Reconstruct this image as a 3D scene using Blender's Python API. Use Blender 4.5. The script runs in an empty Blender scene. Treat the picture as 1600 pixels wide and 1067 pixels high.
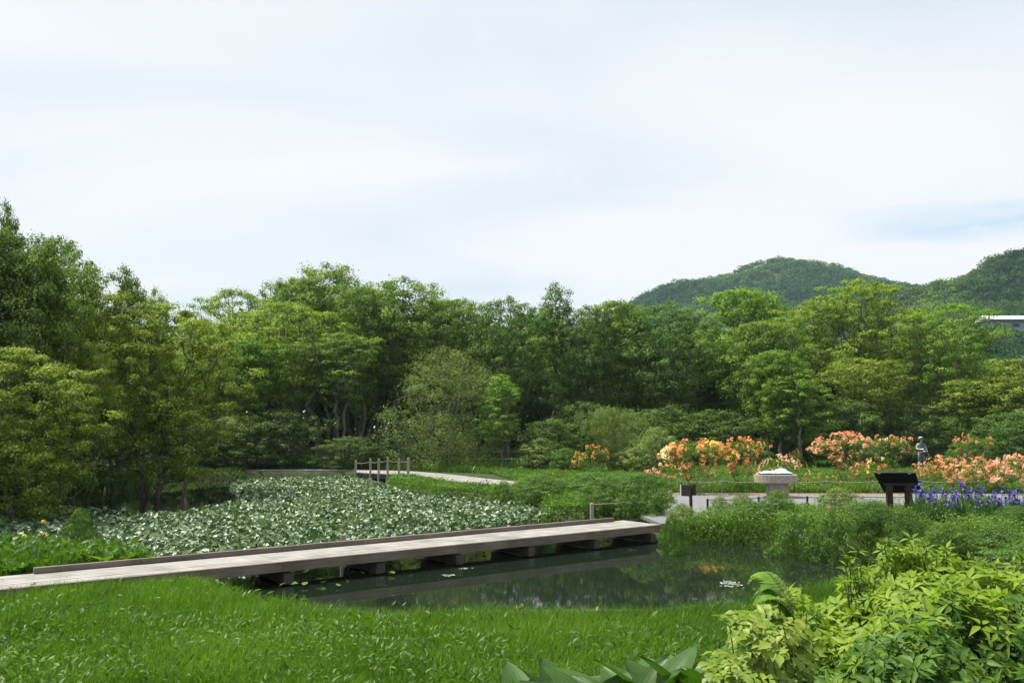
import bpy, math, random
import numpy as np
from mathutils import Vector, Matrix

SC = bpy.context.scene
COL = SC.collection
R = math.radians
rng = np.random.default_rng(7)

# ------------------------------------------------------------------ camera frame
HAZE = .00016
F = 1333.0; CH = 1.95
PITCH = math.atan((673 - 533.5) / F)
CP, SP = math.cos(PITCH), math.sin(PITCH)
def ray(x, y):
    u = 533.5 - y
    return np.array([x - 800.0, F * CP - u * SP, F * SP + u * CP])
def G(x, y, z=0.0):
    r = ray(x, y); t = (z - CH) / r[2]
    return (float(r[0] * t), float(r[1] * t), z)
def at(x, y, Y):
    r = ray(x, y); t = Y / r[1]
    return (float(r[0] * t), Y, float(CH + r[2] * t))

# ------------------------------------------------------------------ materials
def mat(name):
    m = bpy.data.materials.new(name); m.use_nodes = True
    nt = m.node_tree; nt.nodes.clear()
    return m, nt, nt.nodes, nt.links
def node(ns, t, **kw):
    n = ns.new(t)
    for k, v in kw.items(): setattr(n, k, v)
    return n
def ramp(ns, stops):
    r = ns.new('ShaderNodeValToRGB'); cr = r.color_ramp
    while len(cr.elements) < len(stops): cr.elements.new(0.5)
    for e, (p, c) in zip(cr.elements, stops):
        e.position = p; e.color = (*c, 1)
    return r
def leafmat(name, stops, trans=0.3, rough=0.5, spec=0.35, tcol=None):
    m, nt, ns, lk = mat(name)
    a = node(ns, 'ShaderNodeAttribute', attribute_name='rnd')
    r = ramp(ns, stops)
    lk.new(a.outputs['Fac'], r.inputs[0])
    p = ns.new('ShaderNodeBsdfPrincipled')
    p.inputs['Roughness'].default_value = rough
    p.inputs['Specular IOR Level'].default_value = spec
    lk.new(r.outputs[0], p.inputs['Base Color'])
    t = ns.new('ShaderNodeBsdfTranslucent')
    mx = node(ns, 'ShaderNodeMix', data_type='RGBA', blend_type='MULTIPLY'); mx.inputs[0].default_value = 1
    lk.new(r.outputs[0], mx.inputs[6]); mx.inputs[7].default_value = (*(tcol or (1.15, 1.35, 0.45)), 1)
    lk.new(mx.outputs[2], t.inputs['Color'])
    s = ns.new('ShaderNodeMixShader'); s.inputs[0].default_value = trans
    lk.new(p.outputs[0], s.inputs[1]); lk.new(t.outputs[0], s.inputs[2])
    o = ns.new('ShaderNodeOutputMaterial'); lk.new(s.outputs[0], o.inputs[0])
    return m
def noisemat(name, stops, scale=4.0, stretch=(1, 1, 1), rough=0.85, bump=0.3, detail=6, spec=0.3, stops2=None, scale2=0.4):
    m, nt, ns, lk = mat(name)
    tc = ns.new('ShaderNodeTexCoord'); mp = ns.new('ShaderNodeMapping')
    mp.inputs['Scale'].default_value = stretch
    lk.new(tc.outputs['Object'], mp.inputs[0])
    n = ns.new('ShaderNodeTexNoise'); n.inputs['Scale'].default_value = scale; n.inputs['Detail'].default_value = detail
    n.inputs['Roughness'].default_value = 0.65
    lk.new(mp.outputs[0], n.inputs[0])
    r = ramp(ns, stops); lk.new(n.outputs[0], r.inputs[0])
    col = r.outputs[0]
    if stops2:
        n2 = ns.new('ShaderNodeTexNoise'); n2.inputs['Scale'].default_value = scale2; n2.inputs['Detail'].default_value = 4
        lk.new(tc.outputs['Object'], n2.inputs[0])
        r2 = ramp(ns, stops2); lk.new(n2.outputs[0], r2.inputs[0])
        mx = node(ns, 'ShaderNodeMix', data_type='RGBA', blend_type='MULTIPLY'); mx.inputs[0].default_value = 1
        lk.new(col, mx.inputs[6]); lk.new(r2.outputs[0], mx.inputs[7]); col = mx.outputs[2]
    p = ns.new('ShaderNodeBsdfPrincipled'); p.inputs['Roughness'].default_value = rough
    p.inputs['Specular IOR Level'].default_value = spec
    lk.new(col, p.inputs['Base Color'])
    if bump:
        b = ns.new('ShaderNodeBump'); b.inputs['Strength'].default_value = bump; b.inputs['Distance'].default_value = 0.02
        lk.new(n.outputs[0], b.inputs['Height']); lk.new(b.outputs[0], p.inputs['Normal'])
    o = ns.new('ShaderNodeOutputMaterial'); lk.new(p.outputs[0], o.inputs[0])
    return m

M = {}
def LM(k, d, mcol, l, **kw): M[k] = leafmat('leaf_' + k, [(0.0, d), (0.5, mcol), (1.0, l)], **kw)
TS = dict(rough=.6, spec=.12, trans=.36)
LM('olive', (.085, .130, .016), (.190, .255, .034), (.350, .410, .072), **TS)
LM('yellowgreen', (.085, .150, .016), (.200, .295, .034), (.350, .445, .072), **TS)
LM('green', (.052, .112, .018), (.140, .230, .036), (.285, .375, .080), **TS)
LM('bright', (.066, .150, .018), (.165, .290, .038), (.305, .430, .080), **TS)
LM('dark', (.036, .076, .016), (.092, .156, .030), (.195, .270, .062), **TS)
LM('bluegreen', (.042, .098, .026), (.108, .195, .046), (.215, .315, .088), **TS)
LM('willow', (.080, .120, .032), (.155, .215, .060), (.255, .325, .105), **TS)
LM('understory_shade', (.030, .068, .015), (.078, .134, .028), (.165, .235, .056), **TS)  # leaf green darkened so the wood's shadow is painted into the colour
LM('shrub', (.045, .105, .020), (.090, .170, .034), (.155, .250, .058), **TS)
LM('shrublight', (.100, .155, .036), (.175, .250, .065), (.280, .350, .125), **TS)
LM('azalealeaf', (.060, .130, .016), (.115, .210, .024), (.190, .290, .042), **TS)
LM('grass', (.042, .102, .009), (.092, .190, .015), (.160, .280, .032), rough=.5, spec=.22, trans=.42)
LM('meadow', (.045, .105, .014), (.095, .180, .024), (.170, .270, .048), rough=.5, spec=.2, trans=.4)
LM('herb', (.038, .098, .013), (.080, .168, .020), (.145, .250, .038), rough=.45, spec=.3, trans=.36)
LM('broad', (.036, .096, .012), (.072, .155, .018), (.130, .225, .038), rough=.48, spec=.26, trans=.36)
LM('fern', (.075, .160, .016), (.135, .250, .026), (.210, .340, .048), spec=.2, trans=.42)
LM('irisleaf', (.030, .085, .022), (.055, .125, .034), (.095, .170, .050), rough=.45, spec=.25)
LM('cabbage', (.030, .082, .013), (.055, .125, .020), (.100, .195, .036), rough=.45, spec=.32, trans=.32)
LM('lily', (.034, .084, .016), (.095, .155, .060), (.360, .430, .340), rough=.42, spec=.45, trans=.16, tcol=(1.0, 1.3, .4))  # pale end paints sky glints on the waxy leaves into the colour
LM('newgrowth', (.085, .165, .009), (.150, .250, .013), (.240, .335, .026), rough=.5, spec=.22, trans=.40)
LM('mature', (.024, .070, .008), (.048, .115, .012), (.095, .180, .022), rough=.5, spec=.2, trans=.28)
LM('lime', (.085, .165, .014), (.145, .235, .022), (.245, .310, .042), rough=.45, spec=.3, trans=.36)
LM('hill', (.019, .058, .018), (.075, .145, .028), (.180, .255, .042), rough=.9, spec=0, trans=.15)
LM('hillfar', (.018, .062, .028), (.055, .125, .038), (.125, .205, .042), rough=.9, spec=0, trans=.15)
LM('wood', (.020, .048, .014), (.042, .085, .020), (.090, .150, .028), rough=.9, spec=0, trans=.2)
FS = dict(trans=.4, tcol=(1.1, 1.05, .95), spec=.1, rough=.6)
LM('orange', (.80, .31, .08), (.85, .42, .14), (.90, .56, .27), **FS)
LM('salmon', (.80, .32, .16), (.85, .42, .24), (.90, .56, .38), **FS)
LM('peach', (.86, .45, .27), (.92, .58, .40), (.95, .72, .56), **FS)
LM('redorange', (.80, .24, .10), (.87, .34, .16), (.92, .47, .27), **FS)
LM('yellowflower', (.88, .62, .08), (.92, .74, .18), (.94, .84, .42), **FS)
LM('creamflower', (.86, .74, .30), (.90, .82, .45), (.93, .89, .66), **FS)
LM('violet', (.05, .045, .19), (.095, .085, .29), (.16, .15, .38), trans=.3, tcol=(1.1, 1, 1.2), spec=.2)
LM('pinkflower', (.75, .18, .25), (.85, .32, .38), (.90, .5, .5), trans=.3, tcol=(1.1, 1, 1), spec=.2)
LM('petalfall', (.45, .14, .07), (.62, .24, .12), (.78, .42, .26), trans=.1)
M['bark'] = noisemat('bark', [(.3, (.060, .052, .042)), (.7, (.22, .20, .17))], 9, (1, 1, .25), .9, .6)
M['barkpale'] = noisemat('pale_bark', [(.3, (.055, .050, .040)), (.7, (.16, .145, .12))], 9, (1, 1, .3), .9, .5)
M['stem'] = noisemat('green_stem', [(.3, (.05, .08, .02)), (.7, (.10, .14, .04))], 20, rough=.6, bump=0)
M['ground'] = noisemat('ground', [(.3, (.022, .030, .010)), (.55, (.040, .058, .016)), (.8, (.065, .095, .022))], 2.2, rough=.95, bump=.5,
                       stops2=[(.35, (.65, .65, .6)), (.7, (1.15, 1.2, 1.0))])
M['hillground'] = noisemat('hill_ground', [(.3, (.012, .030, .012)), (.7, (.030, .062, .020))], .1, rough=1, bump=0)
M['gravel'] = noisemat('gravel', [(.3, (.13, .135, .137)), (.55, (.18, .185, .187)), (.75, (.24, .245, .245))], 28, rough=.95, bump=.5, detail=8,
                       stops2=[(.35, (.88, .88, .87)), (.7, (1.05, 1.05, 1.05))], scale2=.9)
M['deckwood'] = noisemat('weathered_deck_wood', [(.25, (.19, .178, .16)), (.5, (.29, .278, .258)), (.75, (.40, .388, .365))], 7, (.12, 1.3, 1.3), .8, .35,
                         stops2=[(.35, (.72, .71, .69)), (.65, (1.08, 1.07, 1.06))], scale2=2.4)
M['beamwood'] = noisemat('weathered_beam_wood', [(.25, (.085, .070, .055)), (.5, (.155, .130, .105)), (.78, (.235, .205, .175))], 8, (.35, 9, 9), .85, .45,
                         stops2=[(.35, (.7, .68, .66)), (.65, (1.15, 1.13, 1.1))], scale2=1.3)
M['pierwood'] = noisemat('pier_wood', [(.3, (.028, .024, .019)), (.7, (.085, .075, .062))], 8, (4, 4, .6), .9, .4)  # darkened to paint the shadow under the deck into the wood
M['postwood'] = noisemat('grey_post_wood', [(.3, (.20, .185, .16)), (.7, (.36, .34, .30))], 14, (4, 4, .5), .9, .4)
M['brownwood'] = noisemat('dark_brown_wood', [(.3, (.018, .012, .010)), (.7, (.045, .032, .028))], 12, (4, 4, .6), .7, .2)
M['blackpanel'] = noisemat('dark_panel', [(.3, (.006, .006, .007)), (.7, (.012, .012, .013))], 3, rough=.5, bump=0)
M['tablewood'] = noisemat('split_table_wood', [(.3, (.16, .13, .10)), (.5, (.32, .28, .23)), (.75, (.48, .44, .38))], 16, (5, 5, .5), .9, .6)
M['reliefwhite'] = noisemat('relief_white', [(.35, (.16, .22, .30)), (.6, (.62, .67, .72))], 14, rough=.5, bump=.3)
M['reliefdark'] = noisemat('relief_dark', [(.3, (.03, .06, .09)), (.7, (.06, .10, .15))], 6, rough=.5, bump=0)
M['signwhite'] = noisemat('sign_face', [(.3, (.68, .69, .68)), (.7, (.80, .80, .79))], 9, rough=.4, bump=0)
M['rope'] = noisemat('rope', [(.3, (.20, .185, .15)), (.7, (.36, .34, .28))], 80, rough=.95, bump=0)
M['roofwhite'] = noisemat('roof_white', [(.3, (.70, .73, .76)), (.7, (.80, .83, .86))], .4, (1, 1, 1), .5, 0)
M['wallgrey'] = noisemat('wall_grey', [(.3, (.26, .31, .37)), (.7, (.32, .37, .43))], .4, rough=.8, bump=0)
M['darktrim'] = noisemat('dark_trim', [(.3, (.02, .022, .025)), (.7, (.03, .032, .035))], 1, rough=.7, bump=0)
M['stone'] = noisemat('pale_stone', [(.3, (.34, .32, .28)), (.7, (.60, .58, .53))], 5, rough=.9, bump=.5)
M['skin'] = noisemat('skin', [(.3, (.50, .30, .20)), (.7, (.58, .36, .26))], 9, rough=.6, bump=0)
M['hair'] = noisemat('hair', [(.3, (.015, .012, .010)), (.7, (.03, .025, .02))], 30, rough=.6, bump=0)
M['teal'] = noisemat('teal_fabric', [(.3, (.006, .115, .155)), (.7, (.012, .165, .21))], 12, rough=.8, bump=.2)
M['shirt'] = noisemat('pale_shirt', [(.3, (.42, .40, .38)), (.7, (.60, .57, .54))], 22, rough=.85, bump=.2)
M['trouser'] = noisemat('grey_trousers', [(.3, (.085, .085, .10)), (.7, (.14, .14, .16))], 9, rough=.9, bump=.2)
M['hat'] = noisemat('sun_hat', [(.3, (.28, .40, .40)), (.7, (.46, .58, .57))], 14, rough=.85, bump=.1)
M['shoe'] = noisemat('shoe', [(.3, (.02, .02, .02)), (.7, (.05, .045, .04))], 9, rough=.7, bump=0)
M['pouch'] = noisemat('pouch', [(.3, (.60, .60, .62)), (.7, (.75, .75, .77))], 9, rough=.7, bump=0)
M['pouchdark'] = noisemat('pouch_dark', [(.3, (.06, .04, .05)), (.7, (.10, .06, .07))], 9, rough=.7, bump=0)
M['paper'] = noisemat('paper', [(.3, (.42, .43, .36)), (.7, (.58, .58, .50))], 9, rough=.7, bump=0)
M['algae'] = noisemat('floating_scum', [(.3, (.30, .33, .28)), (.7, (.50, .52, .46))], 9, rough=.6, bump=0)

# water
m, nt, ns, lk = mat('pond_water')
p = ns.new('ShaderNodeBsdfPrincipled'); p.inputs['Base Color'].default_value = (.010, .016, .010, 1)
p.inputs['Roughness'].default_value = .03; p.inputs['IOR'].default_value = 1.33; p.inputs['Specular IOR Level'].default_value = .9
tc = ns.new('ShaderNodeTexCoord'); n = ns.new('ShaderNodeTexNoise'); n.inputs['Scale'].default_value = 2.2; n.inputs['Detail'].default_value = 3
lk.new(tc.outputs['Object'], n.inputs[0])
b = ns.new('ShaderNodeBump'); b.inputs['Strength'].default_value = .03; b.inputs['Distance'].default_value = .02
lk.new(n.outputs[0], b.inputs['Height']); lk.new(b.outputs[0], p.inputs['Normal'])
o = ns.new('ShaderNodeOutputMaterial'); lk.new(p.outputs[0], o.inputs[0]); M['water'] = m

# ------------------------------------------------------------------ mesh helpers
def mk(name, V, Fq, material, parent=None, rnd=None, smooth=False, loc=None):
    """V (n,3); Fq list of arrays of faces (quads or tris, or one array)."""
    V = np.asarray(V, dtype=np.float32).reshape(-1, 3)
    if isinstance(Fq, np.ndarray): Fq = [Fq]
    Fq = [np.asarray(f, dtype=np.int32) for f in Fq if len(f)]
    me = bpy.data.meshes.new(name)
    me.vertices.add(len(V)); me.vertices.foreach_set('co', V.ravel())
    loops = np.concatenate([f.ravel() for f in Fq])
    tot = np.concatenate([np.full(len(f), f.shape[1], np.int32) for f in Fq])
    start = np.concatenate([[0], np.cumsum(tot)[:-1]]).astype(np.int32)
    me.loops.add(len(loops)); me.loops.foreach_set('vertex_index', loops)
    me.polygons.add(len(tot)); me.polygons.foreach_set('loop_start', start)
    me.update(calc_edges=True)
    if smooth: me.polygons.foreach_set('use_smooth', np.ones(len(tot), bool))
    if rnd is not None:
        a = me.attributes.new('rnd', 'FLOAT', 'FACE'); a.data.foreach_set('value', np.asarray(rnd, np.float32))
    me.materials.append(M[material] if isinstance(material, str) else material)
    o = bpy.data.objects.new(name, me); COL.objects.link(o)
    if parent: o.parent = parent
    if loc is not None: o.location = loc
    return o

def tag(o, label=None, cat=None, group=None, kind=None):
    if label: o['label'] = label
    if cat: o['category'] = cat
    if group: o['group'] = group
    if kind: o['kind'] = kind
    return o
def empty(name, loc=(0, 0, 0), rz=0.0, label=None, cat=None, group=None):
    o = bpy.data.objects.new(name, None); COL.objects.link(o)
    o.empty_display_size = .2
    o.location = loc; o.rotation_euler = (0, 0, rz)
    return tag(o, label, cat, group)
def dup(root, loc=None, rz=None, scale=None, label=None, cat=None, group=None):
    r = root.copy(); COL.objects.link(r)
    for k in ('label', 'category', 'group'):
        if k in root: r[k] = root[k]
    tag(r, label, cat, group)
    if loc is not None: r.location = loc
    if rz is not None: r.rotation_euler = (0, 0, rz)
    if scale is not None: r.scale = scale
    for ch in list(root.children):
        c = ch.copy(); COL.objects.link(c); c.parent = r
        for g in list(ch.children):
            d = g.copy(); COL.objects.link(d); d.parent = c
    return r
def setmat(root, partname, material):
    for c in root.children:
        if c.name.split('.')[0] == partname:
            c.material_slots[0].link = 'OBJECT'; c.material_slots[0].material = M[material]

class MB:
    def __init__(s): s.V = []; s.F = []; s.n = 0
    def add(s, V, Fc):
        V = np.asarray(V, float).reshape(-1, 3); s.V.append(V)
        for f in Fc: s.F.append([i + s.n for i in f])
        s.n += len(V)
    def box(s, c, d, rot=None, jit=0):
        c = np.array(c, float); d = np.array(d, float) / 2
        V = np.array([[x, y, z] for x in (-1, 1) for y in (-1, 1) for z in (-1, 1)], float) * d
        b = min(d) * .12
        if rot is not None: V = V @ np.array(rot).T
        s.add(V + c, [(0, 1, 3, 2), (4, 6, 7, 5), (0, 4, 5, 1), (2, 3, 7, 6), (0, 2, 6, 4), (1, 5, 7, 3)])
    def tube(s, pts, rad, n=8, caps=True):
        pts = [np.array(p, float) for p in pts]
        if np.isscalar(rad): rad = [rad] * len(pts)
        rings = []
        for i, p in enumerate(pts):
            d = pts[min(i + 1, len(pts) - 1)] - pts[max(i - 1, 0)]
            d = d / (np.linalg.norm(d) + 1e-9)
            a = np.cross(d, [0, 0, 1] if abs(d[2]) < .9 else [1, 0, 0]); a /= np.linalg.norm(a); b = np.cross(d, a)
            rings.append([p + rad[i] * (math.cos(t) * a + math.sin(t) * b) for t in np.linspace(0, 2 * math.pi, n, endpoint=False)])
        V = np.array(rings).reshape(-1, 3); Fc = []
        for i in range(len(pts) - 1):
            for k in range(n):
                Fc.append((i * n + k, i * n + (k + 1) % n, (i + 1) * n + (k + 1) % n, (i + 1) * n + k))
        if caps:
            Fc.append(tuple(range(n))[::-1]); Fc.append(tuple((len(pts) - 1) * n + k for k in range(n)))
        s.add(V, Fc)
    def prism(s, poly, z0, z1):
        n = len(poly)
        V = [(x, y, z0) for x, y in poly] + [(x, y, z1) for x, y in poly]
        s.add(V, [tuple(range(n))[::-1], tuple(range(n, 2 * n))] + [(k, (k + 1) % n, n + (k + 1) % n, n + k) for k in range(n)])
    def build(s, name, material, parent=None, bevel=0, smooth=False, loc=None):
        me = bpy.data.meshes.new(name)
        me.from_pydata(np.concatenate(s.V).tolist(), [], s.F); me.update()
        if smooth: me.polygons.foreach_set('use_smooth', np.ones(len(me.polygons), bool))
        me.materials.append(M[material])
        o = bpy.data.objects.new(name, me); COL.objects.link(o)
        if parent: o.parent = parent
        if loc is not None: o.location = loc
        if bevel:
            b = o.modifiers.new('bevel', 'BEVEL'); b.width = bevel; b.segments = 2; b.limit_method = 'ANGLE'
        return o

def unit(v): return v / (np.linalg.norm(v, axis=-1, keepdims=True) + 1e-9)
def rhomb(P, D, N, L, W, fold=.18):
    """one folded 4-vertex leaf per row"""
    n = len(P); S = unit(np.cross(D, N)); N2 = np.cross(S, D)
    L = np.broadcast_to(L, (n,))[:, None]; W = np.broadcast_to(W, (n,))[:, None]
    a = P; c = P + D * L
    mid = P + D * L * .45 + N2 * W * fold
    V = np.stack([a, mid + S * W * .5, c, mid - S * W * .5], 1).reshape(-1, 3)
    Fc = np.arange(4 * n).reshape(n, 4)
    return V, Fc
PROF = {'oval': [0, .62, 1, .86, .42, 0], 'lance': [0, .75, 1, .7, .35, 0], 'heart': [.5, 1, .92, .6, .25, 0], 'broad': [.12, .7, 1, .95, .62, 0]}
def shaped(P, D, N, L, W, prof='oval', curl=.15, fold=.15, wave=0, r=None):
    n = len(P); pr = np.array(PROF[prof]); K = len(pr)
    S = unit(np.cross(D, N)); N2 = np.cross(S, D)
    t = np.linspace(0, 1, K)
    L = np.broadcast_to(L, (n,)); W = np.broadcast_to(W, (n,)); curl = np.broadcast_to(curl, (n,))
    C = P[:, None] + D[:, None] * (L[:, None] * t)[..., None] * 1.0 - N2[:, None] * (L[:, None] * curl[:, None] * t ** 2)[..., None]
    w = (W[:, None] * pr * .5)
    up = N2[:, None] * (w * fold * 2)[..., None]
    if wave and r is not None:
        up = up + N2[:, None] * (w * wave * np.sin(t * 9 + r.random((n, 1)) * 6))[..., None]
    V = np.stack([C - S[:, None] * w[..., None] + up, C, C + S[:, None] * w[..., None] + up], 2)  # n,K,3,3
    V = V.reshape(-1, 3)
    base = (np.arange(n) * K * 3)[:, None, None]
    k = (np.arange(K - 1) * 3)[None, :, None]
    q1 = np.array([0, 1, 4, 3])[None, None]; q2 = np.array([1, 2, 5, 4])[None, None]
    Fc = np.concatenate([base + k + q1, base + k + q2], 2).reshape(-1, 4)
    return V, Fc, 2 * (K - 1)
def blades(P, H, W, lean, amt, K=4):
    """curved grass blades; lean = unit horizontal dir"""
    n = len(P); t = np.linspace(0, 1, K)
    H = np.broadcast_to(H, (n,)); W = np.broadcast_to(W, (n,)); amt = np.broadcast_to(amt, (n,))
    S = np.stack([-lean[:, 1], lean[:, 0], np.zeros(n)], 1)
    th = rng.random(n) * math.pi; S = np.stack([np.cos(th), np.sin(th), 0 * th], 1)
    C = P[:, None] + lean[:, None] * (H[:, None] * amt[:, None] * t ** 1.8)[..., None]
    C[..., 2] += H[:, None] * (t - .35 * amt[:, None] * t ** 2)
    w = W[:, None] * np.array([.8, 1, .75, .08] if K == 4 else np.linspace(1, .08, K)) * .5
    V = np.stack([C - S[:, None] * w[..., None], C + S[:, None] * w[..., None]], 2).reshape(-1, 3)
    base = (np.arange(n) * K * 2)[:, None, None]; k = (np.arange(K - 1) * 2)[None, :, None]
    Fc = (base + k + np.array([0, 1, 3, 2])[None, None]).reshape(-1, 4)
    return V, Fc, K - 1
def hdir(n, r=rng):
    th = r.random(n) * 2 * math.pi
    return np.stack([np.cos(th), np.sin(th), 0 * th], 1)
def join(parts):
    """[(V,F,rnd)] -> V,F,rnd"""
    Vs, Fs, Rs, off = [], [], [], 0
    for V, Fc, r in parts:
        Vs.append(V); Fs.append(Fc + off); Rs.append(r); off += len(V)
    return np.concatenate(Vs), np.concatenate(Fs), np.concatenate(Rs)
def inpoly(x, y, poly):
    poly = np.asarray(poly); c = np.zeros(len(x), bool); j = len(poly) - 1
    for i in range(len(poly)):
        xi, yi = poly[i][:2]; xj, yj = poly[j][:2]
        c ^= ((yi > y) != (yj > y)) & (x < (xj - xi) * (y - yi) / (yj - yi + 1e-12) + xi)
        j = i
    return c
def scatter(poly, n, r=rng):
    poly = np.asarray([p[:2] for p in poly]); lo = poly.min(0); hi = poly.max(0)
    out = []
    tot = 0
    while tot < n:
        q = lo + r.random((n * 2, 2)) * (hi - lo)
        q = q[inpoly(q[:, 0], q[:, 1], poly)]
        out.append(q); tot += len(q)
        if len(q) == 0: break
    return np.concatenate(out)[:n]
def area(poly):
    p = np.asarray([q[:2] for q in poly]); x, y = p.T
    return abs(np.dot(x, np.roll(y, 1)) - np.dot(y, np.roll(x, 1))) / 2
def vnoise(x, y, s, seed=0):
    """smooth value noise"""
    x = x / s + 1000 + seed * 17.3; y = y / s + 1000 + seed * 9.1
    xi = np.floor(x).astype(int); yi = np.floor(y).astype(int); fx = x - xi; fy = y - yi
    fx = fx * fx * (3 - 2 * fx); fy = fy * fy * (3 - 2 * fy)
    def h(a, b):
        v = np.sin(a * 127.1 + b * 311.7 + seed * 74.7) * 43758.5453
        return v - np.floor(v)
    return (h(xi, yi) * (1 - fx) + h(xi + 1, yi) * fx) * (1 - fy) + (h(xi, yi + 1) * (1 - fx) + h(xi + 1, yi + 1) * fx) * fy

# ------------------------------------------------------------------ terrain
WZ = -0.30
pond_px = [(-260, 885), (-80, 878), (60, 876), (150, 877), (215, 886), (262, 900), (300, 917), (380, 944), (480, 962), (620, 974), (760, 972),
           (900, 968), (1050, 962), (1150, 955), (1230, 940), (1330, 918), (1500, 893), (1720, 885), (1720, 868), (1540, 868), (1420, 862),
           (1290, 856), (1150, 850), (1040, 847), (1020, 832), (960, 818), (905, 815), (850, 812), (845, 800), (815, 790), (760, 784), (690, 780), (640, 772), (606, 764),
           (600, 757), (640, 753), (700, 750.5), (690, 748.5), (640, 747), (600, 746.5), (540, 746), (460, 745.5), (380, 746), (310, 748), (240, 753), (190, 768), (170, 780), (110, 790), (0, 797), (-120, 802), (-260, 812)]
POND = [G(x, y, WZ)[:2] for x, y in pond_px]
_PA = np.array(POND); _PB = np.roll(_PA, -1, 0)
def sdist(x, y):
    x = np.atleast_1d(x).astype(float); y = np.atleast_1d(y).astype(float)
    d = np.full(len(x), 1e9)
    for a, b in zip(_PA, _PB):
        ab = b - a; L = ab @ ab + 1e-12
        t = np.clip(((x - a[0]) * ab[0] + (y - a[1]) * ab[1]) / L, 0, 1)
        d = np.minimum(d, np.hypot(x - a[0] - t * ab[0], y - a[1] - t * ab[1]))
    return np.where(inpoly(x, y, POND), -d, d)
def land(x, y):
    x = np.atleast_1d(x).astype(float); y = np.atleast_1d(y).astype(float)
    d = np.full(len(x), 50.0)
    near = (np.abs(x) < 45) & (y > 0) & (y < 60)
    if near.any(): d[near] = sdist(x[near], y[near])
    b = -.03 * vnoise(x, y, 1.7, 1) - .02 * vnoise(x, y, .6, 2)
    b = b - .10 * np.clip((13 - y) / 2, 0, 1) * np.clip((6 - x) / 3, 0, 1) * (y > -50)
    b = b + np.clip(y - 52, 0, 60) * .02
    t = np.clip((d + .5) / .75, 0, 1); t = t * t * (3 - 2 * t)
    return -.95 + (b + .95) * t

def axis(lo, hi, a, b, step, n):
    return np.concatenate([-np.geomspace(-lo, -a, n) if lo < 0 and a < 0 else np.linspace(lo, a, n), np.arange(a + step, b, step), np.geomspace(b, hi, n)])
gx = axis(-2500, 2500, -45, 45, .28, 22)
gy = np.concatenate([np.linspace(-300, -5, 10), np.arange(-4, 60, .28), np.geomspace(60, 3500, 30)])
X, Y = np.meshgrid(gx, gy); Z = land(X.ravel(), Y.ravel())
nx, ny = len(gx), len(gy)
idx = np.arange(nx * ny).reshape(ny, nx)
Fq = np.stack([idx[:-1, :-1], idx[:-1, 1:], idx[1:, 1:], idx[1:, :-1]], -1).reshape(-1, 4)
tag(mk('ground', np.stack([X.ravel(), Y.ravel(), Z], 1), Fq, 'ground', smooth=True), 'green garden ground around the pond', kind='structure')
lo = _PA.min(0) - .6; hi = _PA.max(0) + .6
V = [(lo[0], lo[1], WZ), (hi[0], lo[1], WZ), (hi[0], hi[1], WZ), (lo[0], hi[1], WZ)]
tag(mk('pond_water', V, np.array([[0, 1, 2, 3]]), 'water'), 'dark calm pond water reflecting bank and trees', kind='structure')

# gravel paths: slabs
path_px = [(1000, 805), (1032, 819), (1060, 818), (1100, 808), (1200, 801), (1380, 797), (1480, 798), (1800, 800), (1800, 772), (1400, 771.5), (1200, 771),
           (1050, 770), (1042, 782), (1015, 796)]
PATH = [G(x, y)[:2] for x, y in path_px]
mb = MB(); mb.prism(PATH, -.06, .014)
tag(mb.build('gravel_path', 'gravel'), 'pale grey gravel path behind the pond bank', kind='structure')
far_px = [(1235, 735.5), (1300, 737), (1400, 738), (1475, 739), (1600, 740), (1800, 741), (1800, 737), (1600, 735.5), (1450, 733.5), (1300, 732), (1235, 731.5)]
mb = MB(); mb.prism([G(x, y)[:2] for x, y in far_px], -.06, .016)
tag(mb.build('garden_path', 'gravel'), 'thin pale path beyond the azaleas', kind='structure')
lf = [(560, 735.6), (480, 735.2), (360, 735.2), (360, 733), (480, 732.8), (560, 733)]
mb = MB(); mb.prism([G(x, y)[:2] for x, y in lf], -.06, .018)
tag(mb.build('far_bank_path', 'gravel'), 'thin pale path along the far bank of the pond', kind='structure')

# ------------------------------------------------------------------ near boardwalk
A = np.array(G(-190, 938, .05)); B = np.array(G(1031, 819, .05))
dv = B - A; LEN = float(np.linalg.norm(dv)); ang = math.atan2(dv[1], dv[0])
WID = 1.04
bw = empty('boardwalk', (A[0], A[1], .05), ang, 'long low wooden boardwalk crossing the pond in front of the lilies', 'boardwalk')
r2 = random.Random(3)
mb = MB(); x = 0; npl = 8; pw = WID / npl
for i in range(npl):
    x = -r2.random() * 3
    while x < LEN:
        l = 3.9; x0 = max(x, 0) + .003; x1 = min(x + l, LEN) - .003
        if x1 > x0: mb.box(((x0 + x1) / 2, pw * (i + .5), -.022 + r2.uniform(-.0015, .0015)), (x1 - x0, pw - .016, .042))
        x += l
mb.build('deck', 'deckwood', bw, bevel=.003)
joints = [0]
def sx(px):  # local x of front edge at pixel column
    lo_, hi_ = 0., LEN
    for _ in range(40):
        m_ = (lo_ + hi_) / 2; q = A + dv / LEN * m_
        rr = (q[0]) / (q[1] * CP + (q[2] - CH) * SP) * F + 800
        if rr < px: lo_ = m_
        else: hi_ = m_
    return lo_
js = [0] + [sx(p) for p in (60, 440, 714)] + [LEN]
for a, b in zip(js[:-1], js[1:]):
    mb = MB(); mb.box(((a + b) / 2, -.03, -.073), (b - a - .006, .055, .142)); o = mb.build('side_beam', 'beamwood', bw, bevel=.004)
for a, b in zip(js[:-1], js[1:]):
    mb = MB(); mb.box(((a + b) / 2, WID + .032, -.10), (b - a - .006, .055, .16)); mb.build('side_beam', 'beamwood', bw, bevel=.004)
ks = [sx(30) + .3, sx(250), sx(500), sx(760), LEN - .35]
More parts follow.
